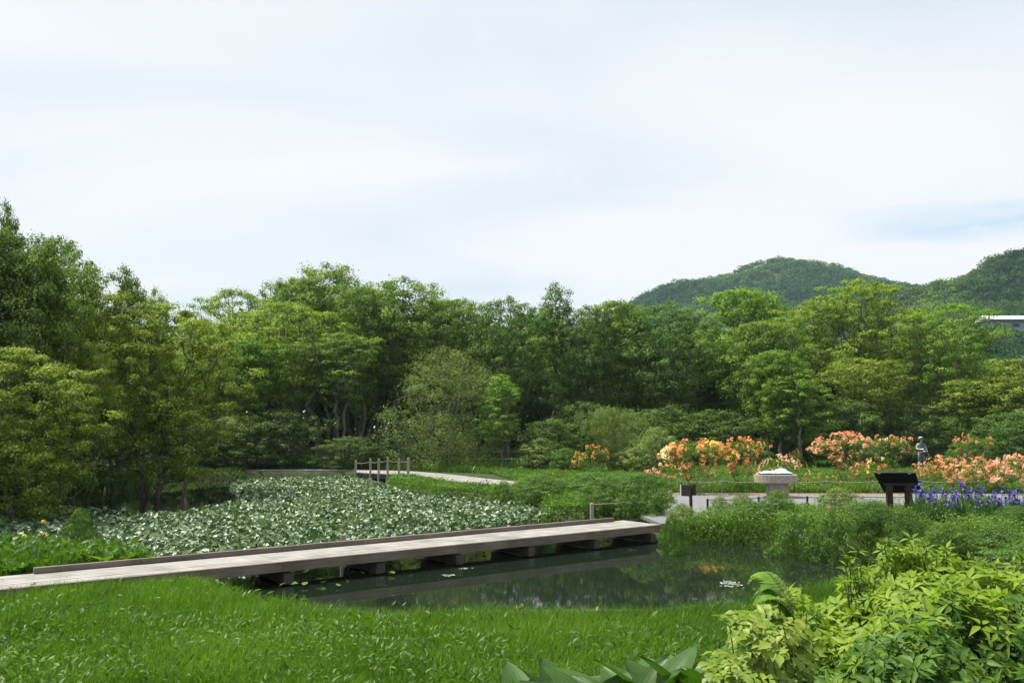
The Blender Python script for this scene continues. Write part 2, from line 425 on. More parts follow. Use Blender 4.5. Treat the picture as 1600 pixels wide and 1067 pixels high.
for a, b in zip(ks[:-1], ks[1:]):
    mb = MB(); mb.box(((a + b) / 2, WID - .045, .041), (b - a - .008, .085, .075)); mb.build('kerb_rail', 'beamwood', bw, bevel=.006)
for px in (300, 450, 593, 716, 828, 930, 1018):
    q = sx(px)
    mb = MB(); mb.box((q, WID / 2, -.255), (.15, WID + .11, .15)); mb.build('cross_beam', 'pierwood', bw, bevel=.005)
    for yy in (.17, WID - .14):
        mb = MB(); mb.tube([(q, yy, -1.2), (q, yy, -.338)], .085, 10); mb.build('pier', 'pierwood', bw)
mb = MB(); mb.box((LEN / 2, .22, -.115), (LEN - .2, .09, .14)); mb.build('joist', 'pierwood', bw)
mb = MB(); mb.box((LEN / 2, WID - .2, -.115), (LEN - .2, .09, .14)); mb.build('joist', 'pierwood', bw)
# small reddish stake at the back edge
st = G(532, 845, .02)
mb = MB(); mb.tube([(0, 0, -1.1), (0, 0, .1)], [.05, .045], 10)
tag(mb.build('mooring_stake', 'postwood', loc=(st[0], st[1] + .25, .0)), 'short wooden stake standing in the lilies beside the long boardwalk', 'stake')

# ------------------------------------------------------------------ far boardwalk
D0 = G(556, 735, .12); 
near_e = [G(x, y, .12)[:2] for x, y in ((556, 737.5), (600, 740), (645, 741.5), (697, 750), (750, 755.5), (802, 758))]
far_e = [G(x, y, .12)[:2] for x, y in ((556, 734.3), (600, 734.6), (650, 736.3), (705, 741), (760, 747.5), (812, 752.5))]
fb = empty('boardwalk', (near_e[0][0], near_e[0][1], 0), 0, 'curved pale boardwalk at the far side of the pond with a row of upright posts', 'boardwalk')
ox, oy = near_e[0]
def lp(p): return (p[0] - ox, p[1] - oy)
mb = MB()
for i in range(len(near_e) - 1):
    a0, a1, b0, b1 = map(lambda q: np.array(lp(q)), (near_e[i], near_e[i + 1], far_e[i], far_e[i + 1]))
    nb = max(2, int(np.linalg.norm(a1 - a0) / .25))
    for k in range(nb):
        t0, t1 = k / nb + .004, (k + 1) / nb - .004
        q = [a0 + (a1 - a0) * t0, a0 + (a1 - a0) * t1, b0 + (b1 - b0) * t1, b0 + (b1 - b0) * t0]
        mb.prism([tuple(v) for v in q], .075, .12)
mb.build('deck', 'deckwood', fb)
for ed in (near_e, far_e):
    mb = MB()
    for i in range(len(ed) - 1):
        a = np.array(lp(ed[i])); b = np.array(lp(ed[i + 1])); d = unit(b - a); nn = np.array([-d[1], d[0]]) * .04
        c = .12 if ed is near_e else -.12
        a = a + nn / .04 * c; b = b + nn / .04 * c
        mb.prism([tuple(a - nn), tuple(b - nn), tuple(b + nn), tuple(a + nn)], -.10, .073)
    mb.build('side_beam', 'beamwood', fb)
posts = [(556, 718), (579, 716), (592, 716), (606, 713.5), (623.5, 715.5), (638, 715)]
tops = []
for i, (px, ty) in enumerate(posts):
    t = [G(px, y, .12) for y in (738.5,)][0]
    Yp = float(np.interp(px, [556, 600, 645], [G(556, 737.5, .12)[1], G(600, 740, .12)[1], G(645, 741.5, .12)[1]])) - .1
    q = at(px, ty, Yp); w = .046 if i < 5 else .055
    base = -.9 if i < 5 else 0.0
    mb = MB(); mb.tube([(q[0] - ox, q[1] - oy, base), (q[0] - ox, q[1] - oy, q[2] - .02), (q[0] - ox, q[1] - oy, q[2])], [w, w, w * .8], 10)
    mb.build('post', 'postwood', fb); tops.append((q[0] - ox, q[1] - oy, q[2] - .14))
def sag(a, b, s, n=8):
    a = np.array(a); b = np.array(b)
    return [a + (b - a) * t - np.array([0, 0, s * 4 * t * (1 - t)]) for t in np.linspace(0, 1, n)]
for a, b in zip(tops[:-1], tops[1:]):
    mb = MB(); mb.tube(sag(a, b, .05), .012, 5); mb.build('rope', 'rope', fb)
for t in (.12, .3, .45):
    mb = MB(); q = np.array(lp(near_e[0])) * (1 - t) + np.array(lp(near_e[2])) * t + np.array([0, .5])
    mb.box((q[0], q[1], -.45), (.16, .9, .9)); mb.build('pier', 'pierwood', fb)

# ------------------------------------------------------------------ fences (rope between stakes)
def ropefence(pts, top, label, postr=.035, ropes=(.92,), matp='postwood', ropem='rope', name='rope_fence', sg=.05, pw=None):
    o0 = pts[0]; f = empty(name, (o0[0], o0[1], 0), 0, label, 'fence')
    tp = []
    for (x, y, z) in pts:
        mb = MB(); mb.tube([(x - o0[0], y - o0[1], -.3), (x - o0[0], y - o0[1], top - .015), (x - o0[0], y - o0[1], top)], [postr, postr, postr * .75], 8)
        mb.build('post', matp, f); tp.append((x - o0[0], y - o0[1]))
    for h in ropes:
        for a, b in zip(tp[:-1], tp[1:]):
            mb = MB(); mb.tube(sag((*a, top * h), (*b, top * h), sg), .011, 5); mb.build('rope', ropem, f)
    return f
ropefence([G(925, 810), G(1030, 797), G(1048, 786)], .34, 'low rope on grey stakes beside the end of the long boardwalk', .045, sg=.03)
ropefence([G(1106, 803), G(1186, 799), G(1262, 798), G(1330, 796), G(1420, 797)], .36, 'low dark rope fence on thin stakes along the near edge of the gravel path', .028, matp='brownwood', ropem='beamwood', sg=.02)
ropefence([G(1060, 768.5), G(1129, 769), G(1230, 769), G(1292, 769), G(1365, 769), G(1440, 769), G(1530, 769)], .38, 'rope fence on grey stakes between the gravel path and the azaleas', .032, sg=.04)
ropefence([G(1120, 730.5), G(1187, 730.5), G(1222, 730.5), G(1267, 730.5), G(1310, 730.5), G(1355, 731), G(1412, 731), G(1475, 731), G(1560, 731)], .48, 'rope fence at the foot of the woods behind the azaleas', .05, sg=.02)
ropefence([G(670, 730), G(718, 730), G(749.5, 730), G(767, 730), G(800, 730), G(850, 730), G(900, 730)], .50, 'rope fence in the shade beyond the far boardwalk', .045, sg=.03)

# ------------------------------------------------------------------ tilted sign board (seen from behind)
sb = G(1404, 806)
s = empty('sign_board', (sb[0], sb[1], 0), R(-4), 'dark tilted information board on two brown posts seen from behind', 'sign')
Ys = sb[1]; k = Ys / F
for px, pw_, zt in ((1391.5, .13, .70), (1420.5, .15, .70)):
    X_ = at(px, 806, Ys)[0] - sb[0]
    mb = MB(); mb.box((X_, 0, (zt - .3) / 2), (pw_, .10, zt + .3)); mb.build('post', 'brownwood', s, bevel=.006)
mb = MB(); mb.box((at(1406, 760, Ys)[0] - sb[0], .0, .725), (.72, .12, .05)); mb.build('crossbeam', 'brownwood', s, bevel=.006)
# panel: upper edge nearer to us and high, lower edge far side
xa, _, zt = at(1369, 738.5, Ys - .28); xb = at(1434, 739, Ys - .28)[0]
xc, _, zb = at(1384, 770, Ys + .16); xd = at(1441, 770, Ys + .16)[0]
V = np.array([(xa, -.28, zt), (xb, -.28, zt), (xd, .16, zb), (xc, .16, zb)]) ; V[:, 0] -= sb[0]
V[:, 1] += .10
nrm = unit(np.cross(V[1] - V[0], V[3] - V[0])) * .035
mb = MB(); mb.add(np.concatenate([V, V + nrm]), [(3, 2, 1, 0), (4, 5, 6, 7), (0, 1, 5, 4), (1, 2, 6, 5), (2, 3, 7, 6), (3, 0, 4, 7)])
mb.build('panel', 'blackpanel', s, bevel=.004)
mb = MB(); mb.tube([V[0] - np.array([0, .012, 0]), V[1] - np.array([0, .012, 0])], .013, 6); mb.build('edge_trim', 'beamwood', s)
for t in (.13, .85):
    q = V[0] + (V[1] - V[0]) * t
    mb = MB(); mb.box(q + np.array([0, -.014, -.015]), (.06, .035, .035)); mb.build('clip', 'postwood', s)

# small post sign, white face turned left
sp = G(1080, 806)
s = empty('sign_post', (sp[0], sp[1], 0), 0, 'small brown post sign with a white face turned left at the boardwalk end', 'sign')
mb = MB(); mb.tube([(0, 0, -.3), (0, 0, .66)], .038, 12); mb.build('post', 'brownwood', s)
c, s_ = math.cos(R(-38)), math.sin(R(-38)); Rm = np.array([[c, -s_, 0], [s_, c, 0], [0, 0, 1]])
mb = MB(); mb.box((-.09, .045, .58), (.24, .05, .26), Rm); mb.build('board', 'brownwood', s, bevel=.006)
mb = MB(); mb.box(np.array((-.09, .045, .58)) + Rm @ np.array([-.128, 0, 0]), (.022, .07, .25), Rm); mb.build('sign_face', 'signwhite', s)
mb = MB(); mb.box((.075, .0, .60), (.08, .10, .26)); mb.build('mounting_block', 'brownwood', s, bevel=.006)

# round table of split wood with relief model
tb = G(1213, 777); Yt = tb[1]; kt = Yt / F
t_ = empty('garden_table', (tb[0], tb[1], 0), 0, 'thick round topped weathered wooden table on a square stump leg', 'table')
zt0 = CH - (740 - 673) * kt; zt1 = CH - (752 - 673) * kt
mb = MB(); rad = 32.5 * kt
N_ = 64; ring = [(math.cos(a) * (rad + .006 * (i % 2)), math.sin(a) * (rad + .006 * (i % 2)) * .8) for i, a in enumerate(np.linspace(0, 2 * math.pi, N_, endpoint=False))]
mb.prism(ring, zt1, zt0); mb.build('tabletop', 'tablewood', t_, bevel=.008)
mb = MB(); mb.box((at(1214.5, 760, Yt)[0] - tb[0], 0, (zt1 - .2) / 2 - .001), (29 * kt, .42, zt1 + .2)); mb.build('leg', 'tablewood', t_, bevel=.012)
nu, nv = 40, 14
U, W_ = np.meshgrid(np.linspace(-1, 1, nu), np.linspace(-1, 1, nv))
edge = np.clip(1 - np.maximum(np.abs(U) ** 3, np.abs(W_) ** 3), 0, 1)
hz = .025 + .11 * np.exp(-((U - .42) / .38) ** 2 - (W_ / .7) ** 2) + .035 * np.exp(-((U + .55) / .2) ** 2) + .03 * vnoise(U, W_, .12, 5) + .02 * vnoise(U, W_, .05, 6)
hz = hz * (.25 + .75 * edge)
relx = .50 * U * (1 - .12 * np.abs(W_)) + .02 * (vnoise(W_, U, .2, 8) - .5); rely = .27 * W_ * (1 - .15 * np.abs(U)) + .03 * (vnoise(U, W_, .15, 9) - .5)
V = np.stack([relx, rely, hz + .03], -1).reshape(-1, 3); ii = np.arange(nu * nv).reshape(nv, nu)
Fq = np.stack([ii[:-1, :-1], ii[:-1, 1:], ii[1:, 1:], ii[1:, :-1]], -1).reshape(-1, 4)
rm = empty('relief_model', (tb[0] - .01, tb[1], zt0 + .001), 0, 'crumpled white and dark blue relief model lying on the round wooden table', 'model')
mk('relief_surface', V, Fq, 'reliefwhite', rm)
mb = MB(); rim = np.concatenate([V.reshape(nv, nu, 3)[0, :], V.reshape(nv, nu, 3)[1:, -1], V.reshape(nv, nu, 3)[-1, -2::-1], V.reshape(nv, nu, 3)[-2:0:-1, 0]])
nr = len(rim); lowr = rim.copy(); lowr[:, 2] = 0
mb.add(np.concatenate([lowr, rim - [0, 0, .003]]), [(i, (i + 1) % nr, nr + (i + 1) % nr, nr + i) for i in range(nr)] + [tuple(range(nr))[::-1]])
mb.build('relief_base', 'reliefdark', rm)
# thin black marker pin
q = G(1241.5, 771)
mk_ = empty('marker_peg', (q[0], q[1], 0), 0, 'thin dark metal peg with a small pale cap beside the round table', 'peg')
mb = MB(); mb.tube([(0, 0, -.1), (0, 0, .34)], .016, 8); mb.build('rod', 'darktrim', mk_)
mb = MB(); mb.tube([(0, 0, .34), (0, 0, .40)], .024, 8); mb.build('cap', 'signwhite', mk_)

# pale stone at the water's edge under the left willow
q = G(294, 731, 0.05)
Vs = []; Fs = []
bpy.ops.mesh.primitive_ico_sphere_add(subdivisions=3, radius=1, location=(q[0], q[1], .16)); so = bpy.context.object; so.name = 'boulder'
for v in so.data.vertices:
    c = np.array(v.co); f = 1 + .25 * math.sin(c[0] * 3 + 1) * math.cos(c[1] * 4) + .08 * math.sin(c[2] * 9 + c[0] * 7)
    v.co = (c[0] * .40 * f, c[1] * .3 * f, c[2] * .13 * f)
so.data.materials.append(M['stone']); tag(so, 'low pale boulder on the far bank beneath the leaning left tree', 'boulder')

# ------------------------------------------------------------------ tree generator
def crown_tree(seed, H=11., RX=3.5, base=.35, nclump=120, cr=.75, nleaf=110, ll=.17, lw=.6, stems=1, shape='round', flat=.5, trunk=.16, upb=.55,
               lean=(0, 0), core=.35, spread=.25, droop=0., jitter=.25, leafdir=0.):
    r = np.random.default_rng(seed)
    # crown envelope sampling
    C = []
    lob = r.random(6) * 6.28
    nm_ = max(5, int(nclump / 17)); lt = r.random(nm_) ** .8; lth = np.arange(nm_) * 2.4 + r.uniform(-.5, .5, nm_); lsr = r.uniform(.35, .9, nm_)
    tries = 0
    def env(t):
        if shape == 'round': return math.sqrt(max(0, 1 - (2 * t - 1) ** 2)) ** .8
        if shape == 'umbrella': return (.45 + .75 * t ** .8) * math.sqrt(max(0, 1 - max(0, (t - .65) / .35) ** 2))
        if shape == 'cone': return (1 - t) ** .7 * min(1, .45 + t * 4)
        if shape == 'vase': return (.3 + .8 * t) * math.sqrt(max(0, 1 - max(0, (t - .7) / .3) ** 2))
        if shape == 'bush': return math.sqrt(max(0, 1 - t * t)) ** .9
        if shape == 'column': return min(1, .5 + 2 * t) * math.sqrt(max(0, 1 - t ** 3))
    while len(C) < nclump and tries < nclump * 60:
        tries += 1
        t = r.random() ** .85; th = r.random() * 2 * math.pi; li_ = r.integers(nm_); lb_ = r.random() < .86
        if lb_: t = float(np.clip(lt[li_] + r.normal(0, .095), 0, 1))
        e = env(t) * (1 + jitter * (math.sin(2 * th + lob[0] + 3 * t) * .5 + math.sin(3 * th + lob[1] - 5 * t) * .35 + math.sin(5 * th + lob[2] + 7 * t) * .3))
        s = (core + (1 - core) * r.random() ** .6)
        if lb_: th = lth[li_] + r.normal(0, .34) / max(.35, lsr[li_]); s = float(np.clip(lsr[li_] + r.normal(0, .17), .05, 1.05))
        z = (base + (1 - base) * t) * H
        p = np.array([RX * e * s * math.cos(th) + lean[0] * (z / H) ** 1.3, RX * e * s * math.sin(th) + lean[1] * (z / H) ** 1.3, z - cr * .3])
        if droop: p[2] -= droop * (s * e) ** 2
        if all((abs(p[0] - q[0]) > cr * .95 or abs(p[1] - q[1]) > cr * .95 or abs(p[2] - q[2]) > cr * .8) for q in C): C.append(p)
    C = np.array(C)
    # skeleton
    nodes = []; par = []
    for sidx in range(stems):
        th = sidx / stems * 6.28 + r.random(); pr = -1
        d = np.array([math.cos(th), math.sin(th), 0]) * (spread * H if stems > 1 else .0)
        b0 = np.array([math.cos(th), math.sin(th), 0]) * (.12 * (stems > 1))
        nseg = 9; ht = H * (.72 if stems == 1 else .62)
        for i in range(nseg + 1):
            t = i / nseg
            p = b0 + d * t ** 1.3 + np.array([lean[0] * t ** 1.3 * .8, lean[1] * t ** 1.3 * .8, ht * t - (.2 if i == 0 else 0)]) + r.normal(0, .012 * H, 3) * [1, 1, 0] * (i > 0)
            nodes.append(p); par.append(pr); pr = len(nodes) - 1
    ctr = np.array([0, 0, 0])
    order = np.argsort(np.hypot(C[:, 0], C[:, 1]) + C[:, 2] * .15)
    tips = []
    for ci in order:
        c = C[ci]; Nn = np.array(nodes)
        dd = c - Nn; hd = np.hypot(dd[:, 0], dd[:, 1])
        cost = np.linalg.norm(dd, axis=1) + 2.5 * np.clip(.5 * hd - dd[:, 2], 0, None) + 4 * (Nn[:, 2] < base * H * .55)
        j = int(np.argmin(cost)); a = Nn[j]; L = np.linalg.norm(c - a); ns_ = max(2, int(L / (.09 * H)))
        pj = j
        for i in range(1, ns_ + 1):
            t = i / ns_; q = a + (c - a) * t + np.array([0, 0, .12 * L * math.sin(math.pi * t) * (-1 if droop == 0 else 1)]) + r.normal(0, .03 * L, 3) * (t < 1)
            nodes.append(q); par.append(pj); pj = len(nodes) - 1
        tips.append(pj)
    nodes = np.array(nodes); par = np.array(par); w = np.zeros(len(nodes)); w[tips] = 1
    for i in range(len(nodes) - 1, -1, -1):
        if par[i] >= 0: w[par[i]] += w[i]
    w = np.maximum(w, .6); rad = trunk * (w / w.max()) ** .48; rad = np.maximum(rad, trunk * .045)
    # side twigs from tips
    e = np.where(par >= 0)[0]; a = nodes[par[e]]; b = nodes[e]; ra = rad[par[e]]; rb = rad[e]; ra = np.minimum(ra, rb * 1.35)
    isroot = par[par[e]] < 0; ra = np.where(isroot, rb * 1.45, ra)
    nt_ = 3; ta = np.repeat(nodes[tips], nt_, 0); tbn = ta + unit(r.normal(0, 1, ta.shape) + [0, 0, .3]) * cr * r.uniform(.6, 1.1, (len(ta), 1)); 
    a = np.concatenate([a, ta]); b = np.concatenate([b, tbn]); ra = np.concatenate([ra, np.full(len(ta), trunk * .05)]); rb = np.concatenate([rb, np.full(len(ta), trunk * .02)])
    d = unit(b - a); ref = np.where(np.abs(d[:, 2:3]) < .9, [[0, 0, 1.]], [[1., 0, 0]]); u = unit(np.cross(d, ref)); v = np.cross(d, u)
    K = 6; th = np.linspace(0, 2 * math.pi, K, endpoint=False)
    cs, sn = np.cos(th)[None, :, None], np.sin(th)[None, :, None]
    ringdir = u[:, None] * cs + v[:, None] * sn
    V0 = a[:, None] - d[:, None] * ra[:, None, None] * .3 + ringdir * ra[:, None, None]; V1 = b[:, None] + ringdir * rb[:, None, None]
    TV = np.concatenate([V0, V1], 1).reshape(-1, 3)
    bs = (np.arange(len(a)) * 2 * K)[:, None]; kk = np.arange(K)[None]
    TF = np.stack([bs + kk, bs + (kk + 1) % K, bs + K + (kk + 1) % K, bs + K + kk], -1).reshape(-1, 4)
    # leaves
    n = len(C) * nleaf; ci = np.repeat(np.arange(len(C)), nleaf)
    csz = cr * r.uniform(.65, 1.3, len(C))
    dirs = unit(r.normal(0, 1, (n, 3)) + [0, 0, .45]); rr_ = r.random(n) ** .45
    offs = dirs * (rr_ * csz[ci])[:, None] * [1, 1, flat]
    # ragged outline: sprays
    sp_ = r.random(n) < .18; offs[sp_] *= r.uniform(1.1, 1.7, (sp_.sum(), 1))
    P = C[ci] + offs
    out = unit(P - np.array([lean[0] * .6, lean[1] * .6, H * (base + (1 - base) * .45)]))
    Nrm = unit(upb * .8 * np.array([0, 0, 1.]) + .3 * out + .9 * dirs * [1, 1, .8] + r.normal(0, .30, (n, 3)))
    D = unit(np.cross(Nrm, r.normal(0, 1, (n, 3))) + np.array([0, 0, -.25 + leafdir]))
    l = ll * r.uniform(.65, 1.25, n)
    LV, LF = rhomb(P - D * l[:, None] * .5, D, Nrm, l, l * lw)
    crn = r.normal(.5, .17, len(C)); top = np.clip((P[:, 2] / H - base) / (1 - base), 0, 1)
    rn = np.clip(crn[ci] + r.normal(0, .26, n), 0, 1)  # natural hue variation, widened to paint leaf glints into the colour
    return (TV, TF), (LV, LF, rn), C, csz

PROTO = {}; INFO = {}; USED = set()
def proto(key, H, barkm='bark', leafm='green', name='tree', cat='tree', **kw):
    (TV, TF), (LV, LF, rn), C, csz = crown_tree(H=H, **kw)
    root = empty(name, (0, 0, -500))
    mk('trunk' if cat == 'tree' else 'stems', TV, TF, barkm, root, smooth=True)
    mk('crown' if cat == 'tree' else 'foliage', LV, LF, leafm, root, rnd=rn)
    root['category'] = cat
    PROTO[key] = root; INFO[key] = (H, kw['RX'], C, csz)
    return root
def place(key, px, Y, topy, wpx=None, leafm=None, label='', group=None, rz=None, z0=None, barkm=None, sq=1.0, cat=None):
    H, RX, _, _ = INFO[key]
    q = at(px, topy, Y); gz = float(land(q[0], q[1])[0]) if z0 is None else z0
    h = q[2] - gz; sz = h / H
    s = sz if wpx is None else (wpx / F * Y / 2) / RX
    rz = rng.random() * 6.28 if rz is None else rz
    if key not in USED:
        USED.add(key); o = PROTO[key]; o.location = (q[0], q[1], gz); o.rotation_euler = (0, 0, rz); o.scale = (s, s, sz); tag(o, label, cat, group)
    else: o = dup(PROTO[key], (q[0], q[1], gz), rz, (s, s, sz), label, cat, None)
    if key in USED and group is None and 'group' in o: del o['group']
    if group: o['group'] = group
    if leafm: setmat(o, 'crown', leafm); setmat(o, 'foliage', leafm)
    if barkm: setmat(o, 'trunk', barkm); setmat(o, 'stems', barkm)
    return o

proto('A', 11.5, seed=11, RX=3.4, base=.38, nclump=250, cr=.55, nleaf=95, ll=.16, stems=2, shape='round', flat=.55, spread=.12, trunk=.15)
proto('B', 11.0, seed=12, RX=3.8, base=.42, nclump=200, cr=.62, nleaf=110, ll=.15, stems=3, shape='umbrella', flat=.36, upb=.9, spread=.16, trunk=.15, core=.25)
proto('C', 11.5, seed=13, RX=3.2, base=.30, nclump=260, cr=.52, nleaf=90, ll=.17, stems=1, shape='vase', flat=.6, trunk=.16, jitter=.35)
proto('D', 12.0, seed=14, RX=2.0, base=.30, nclump=150, cr=.48, nleaf=85, ll=.16, stems=1, shape='column', flat=.6, trunk=.13, jitter=.5)
proto('E', 9.0, seed=15, RX=3.0, base=.28, nclump=190, cr=.50, nleaf=85, ll=.14, stems=3, shape='vase', flat=.55, upb=.6, jitter=.5, spread=.14, trunk=.10)
proto('W', 7.0, seed=16, RX=3.0, base=.05, nclump=190, cr=.60, nleaf=120, ll=.12, lw=.35, stems=5, shape='bush', flat=.8, upb=.2, spread=.12, trunk=.07)
proto('U', 5.0, seed=17, RX=2.4, base=.08, nclump=170, cr=.42, nleaf=90, ll=.13, stems=4, shape='round', flat=.6, spread=.12, trunk=.06, jitter=.5)
proto('T', 12.5, seed=18, RX=3.0, base=.52, nclump=170, cr=.55, nleaf=90, ll=.16, stems=2, shape='umbrella', flat=.4, upb=.8, spread=.05, trunk=.14, jitter=.5)
# nearer left trees with finer leaves
proto('N', 8.0, seed=21, RX=3.0, base=.10, nclump=330, cr=.42, nleaf=170, ll=.11, stems=3, shape='round', flat=.55, spread=.12, trunk=.13, jitter=.35)
proto('O', 8.5, seed=22, RX=2.2, base=.35, nclump=110, cr=.36, nleaf=110, ll=.11, stems=2, shape='column', flat=.65, spread=.10, trunk=.09, jitter=.8)
proto('P', 7.5, seed=23, RX=3.6, base=.19, nclump=380, cr=.38, nleaf=160, ll=.10, stems=4, shape='umbrella', flat=.42, spread=.18, trunk=.085, upb=.8, jitter=.4, barkm='barkpale')

T = [
 # left bank, near
 ('N', -60, 23, 340, 330, 'dark', 'tall dark green tree rising highest at the left edge of the photo'),
 ('O', 8, 24, 318, 90, 'dark', 'thin topped tree with the highest twig tips in the upper left'),
 ('N', 60, 24.5, 372, 230, 'green', 'dense green tree below the highest tree tops on the left'),
 ('O', 95, 27, 372, 95, 'dark', 'sparse dark tree whose open crown shows sky just right of the highest tree tops'),
 ('N', 130, 27, 440, 200, 'olive', 'olive green tree standing below the sparse crowned trees on the left bank'),
 ('O', 192, 29, 418, 110, 'dark', 'sparse tree with bare forked branches against the sky in the left tree group'),
 ('O', 243, 31, 452, 70, 'olive', 'slender pointed tree at the right end of the left tree group skyline'),
 ('P', 20, 20.5, 545, 300, 'olive', 'spreading yellowish green tree overhanging the lily pond at the left edge'),
 ('P', 250, 29.5, 478, 300, 'olive', 'leaning pale barked tree with low branches reaching over dark pond water'),
 ('P', 92, 24, 520, 180, 'olive', 'bushy olive tree between the left edge tree and the leaning tree'),
 ('B', 300, 40, 500, 110, 'yellowgreen', 'yellow green tree just behind the leaning pondside tree'),
 # back row
 ('B', 362, 56, 452, 130, 'yellowgreen', 'flat topped yellow green tree with sky showing through its open crown'),
 ('B', 440, 49, 474, 185, 'yellowgreen', 'broad layered yellow green tree with dark forked limbs left of centre'),
 ('A', 510, 54, 412, 170, 'green', 'tallest green tree of the back row left of centre'),
 ('C', 462, 57, 436, 120, 'green', 'green tree behind the left shoulder of the tallest back row tree'),
 ('A', 632, 52, 434, 175, 'green', 'rounded tall green tree right of the tallest back row tree'),
 ('C', 570, 50, 446, 110, 'green', 'green tree filling the notch between the two tallest crowns'),
 ('C', 705, 51, 466, 115, 'green', 'mid green tree where the skyline steps down right of the tall pair'),
 ('A', 795, 49, 464, 125, 'bluegreen', 'dense bluish green tree near the middle of the back row'),
 ('D', 866, 51, 440, 80, 'bluegreen', 'narrow tall tree standing proud of the skyline near the middle'),
 ('A', 915, 50, 478, 90, 'bluegreen', 'bluish green tree right of the narrow tall tree'),
 ('C', 965, 51, 468, 110, 'green', 'green tree whose top touches the left foot of the far hill'),
 ('A', 1045, 49, 472, 150, 'bluegreen', 'broad dark green tree in front of the left slope of the far hill'),
 ('C', 1160, 56, 450, 150, 'bright', 'bright green tall tree directly below the far hill summit'),
 ('C', 1195, 46, 500, 130, 'green', 'fresh green tree in front of the bright tall tree below the summit'),
 ('T', 1262, 52, 476, 110, 'yellowgreen', 'yellowish tree with open crown right of the hill summit'),
 ('T', 1340, 51, 436, 115, 'yellowgreen', 'tall thin trunked tree with a ragged flat top crossing the hill'),
 ('B', 1425, 50, 482, 130, 'yellowgreen', 'yellow green tree with forked trunk below the saddle between the hills'),
 ('B', 1490, 47, 474, 130, 'bright', 'bright leafy tree beside the left end of the white roofed building'),
 ('E', 1550, 45.5, 590, 190, 'olive', 'low spreading yellowish tree behind the walker'),
 ('A', 1605, 44, 556, 130, 'olive', 'dark olive tree cut by the right edge of the photo'),
 ('D', 1245, 43, 572, 80, 'bright', 'small bright green cone shaped tree above the salmon azaleas'),
 ('C', 1215, 44, 545, 90, 'bright', 'leafy bright green tree just left of the small bright cone shaped tree'),
 ('W', 695, 44.5, 545, 190, 'willow', 'greyish olive willowy tree mass behind the far boardwalk posts'),
 ('D', 785, 43, 583, 64, 'bright', 'small pale green sapling tree right of the greyish willowy tree'),
 ('C', 385, 46, 530, 130, 'bright', 'bright green tree with drooping lower boughs above the far left bank'),
 ('A', 335, 47, 540, 110, 'green', 'shaded green tree between the leaning tree and the bright drooping tree'),
 ('U', 545, 43.5, 682, 95, 'understory_shade', 'low dark rounded bushy tree left of the far boardwalk posts'),
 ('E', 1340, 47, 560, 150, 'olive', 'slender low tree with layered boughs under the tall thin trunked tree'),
 ('U', 1330, 45.2, 625, 130, 'understory_shade', 'dark bushy small tree behind the salmon azalea'),
 ('U', 1420, 46, 628, 120, 'understory_shade', 'dark bushy small tree left of the walker'),
 ('U', 1110, 45, 640, 140, 'understory_shade', 'dark bushy small tree behind the yellow and orange azalea'),
 ('U', 1060, 47, 632, 110, 'understory_shade', 'layered shaded tree behind the willow shrub and pale viburnum'),
 ('U', 905, 47, 628, 110, 'understory_shade', 'shaded tree with layered boughs above the orange azalea in the middle'),
 ('U', 860, 43.5, 655, 120, 'understory_shade', 'dark undergrowth tree behind the pale arching shrub'),
 ('U', 1010, 43.5, 640, 130, 'understory_shade', 'dark undergrowth tree behind the pale viburnum shrub'),
 ('U', 440, 44.5, 640, 120, 'understory_shade', 'dark undergrowth tree above the far bank path'),
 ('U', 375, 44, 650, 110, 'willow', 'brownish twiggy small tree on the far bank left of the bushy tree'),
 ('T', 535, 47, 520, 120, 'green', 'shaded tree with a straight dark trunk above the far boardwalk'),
 ('U', 1230, 45.4, 630, 110, 'understory_shade', 'shaded small tree behind the rope fence right of the round table'),
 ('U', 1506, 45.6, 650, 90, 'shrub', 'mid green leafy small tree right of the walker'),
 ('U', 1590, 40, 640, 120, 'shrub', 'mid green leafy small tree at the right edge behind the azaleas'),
]
for (k, px, Y_, ty, w, lm, lab) in T:
    place(k, px, Y_, ty, w, lm, lab)
# second and third rows, seen only through gaps
i = 0
for row, (Yr, dy, n0) in enumerate(((61, 30, 26), (72, 30, 24))):
    for px in np.linspace(230, 1640, n0):
        i += 1
        px_ = px + rng.uniform(-14, 14)
        sky = np.interp(px_, [230, 330, 420, 520, 640, 720, 800, 960, 1100, 1250, 1350, 1440, 1520, 1560, 1640], [520, 500, 478, 440, 450, 480, 482, 486, 480, 490, 485, 495, 500, 590, 590])
        key = 'ABCATC'[i % 6]
        place(key, px_, Yr + rng.uniform(-3, 3), sky + 34 + rng.uniform(0, dy), rng.uniform(120, 160), ['green', 'olive', 'dark', 'yellowgreen'][i % 4],
              'woodland tree in the shaded rows behind the front row of the wood', group='trees in the rows behind', cat='tree')
for px in np.linspace(-260, 190, 8):
    i += 1
    place('A', px, 33 + rng.uniform(-2, 3), np.interp(px, [-260, 0, 190], [330, 400, 510]) + rng.uniform(10, 40), 220, 'dark',
          'dark tree filling the rear of the left bank group behind the nearer trees', group='trees filling the left bank group')
for px in np.linspace(200, 352, 6):  # bushes added to darken and shade the far bank
    place('U', px, 43.6 + rng.uniform(-.6, .6), 668 + rng.uniform(-10, 20), 84, 'understory_shade', 'added dark bush shading the far bank beneath the leaning pondside tree', group='added bushes shading the far bank by the leaning tree')
for px in np.linspace(-220, 70, 7):
    place('U', px, 25.5 + max(0, px) * .02 + rng.uniform(-.8, .8), 668 + rng.uniform(-15, 25), 190, 'understory_shade', 'dark low bushy growth under the left bank trees at the water edge',
          group='low bushes under the left bank trees')

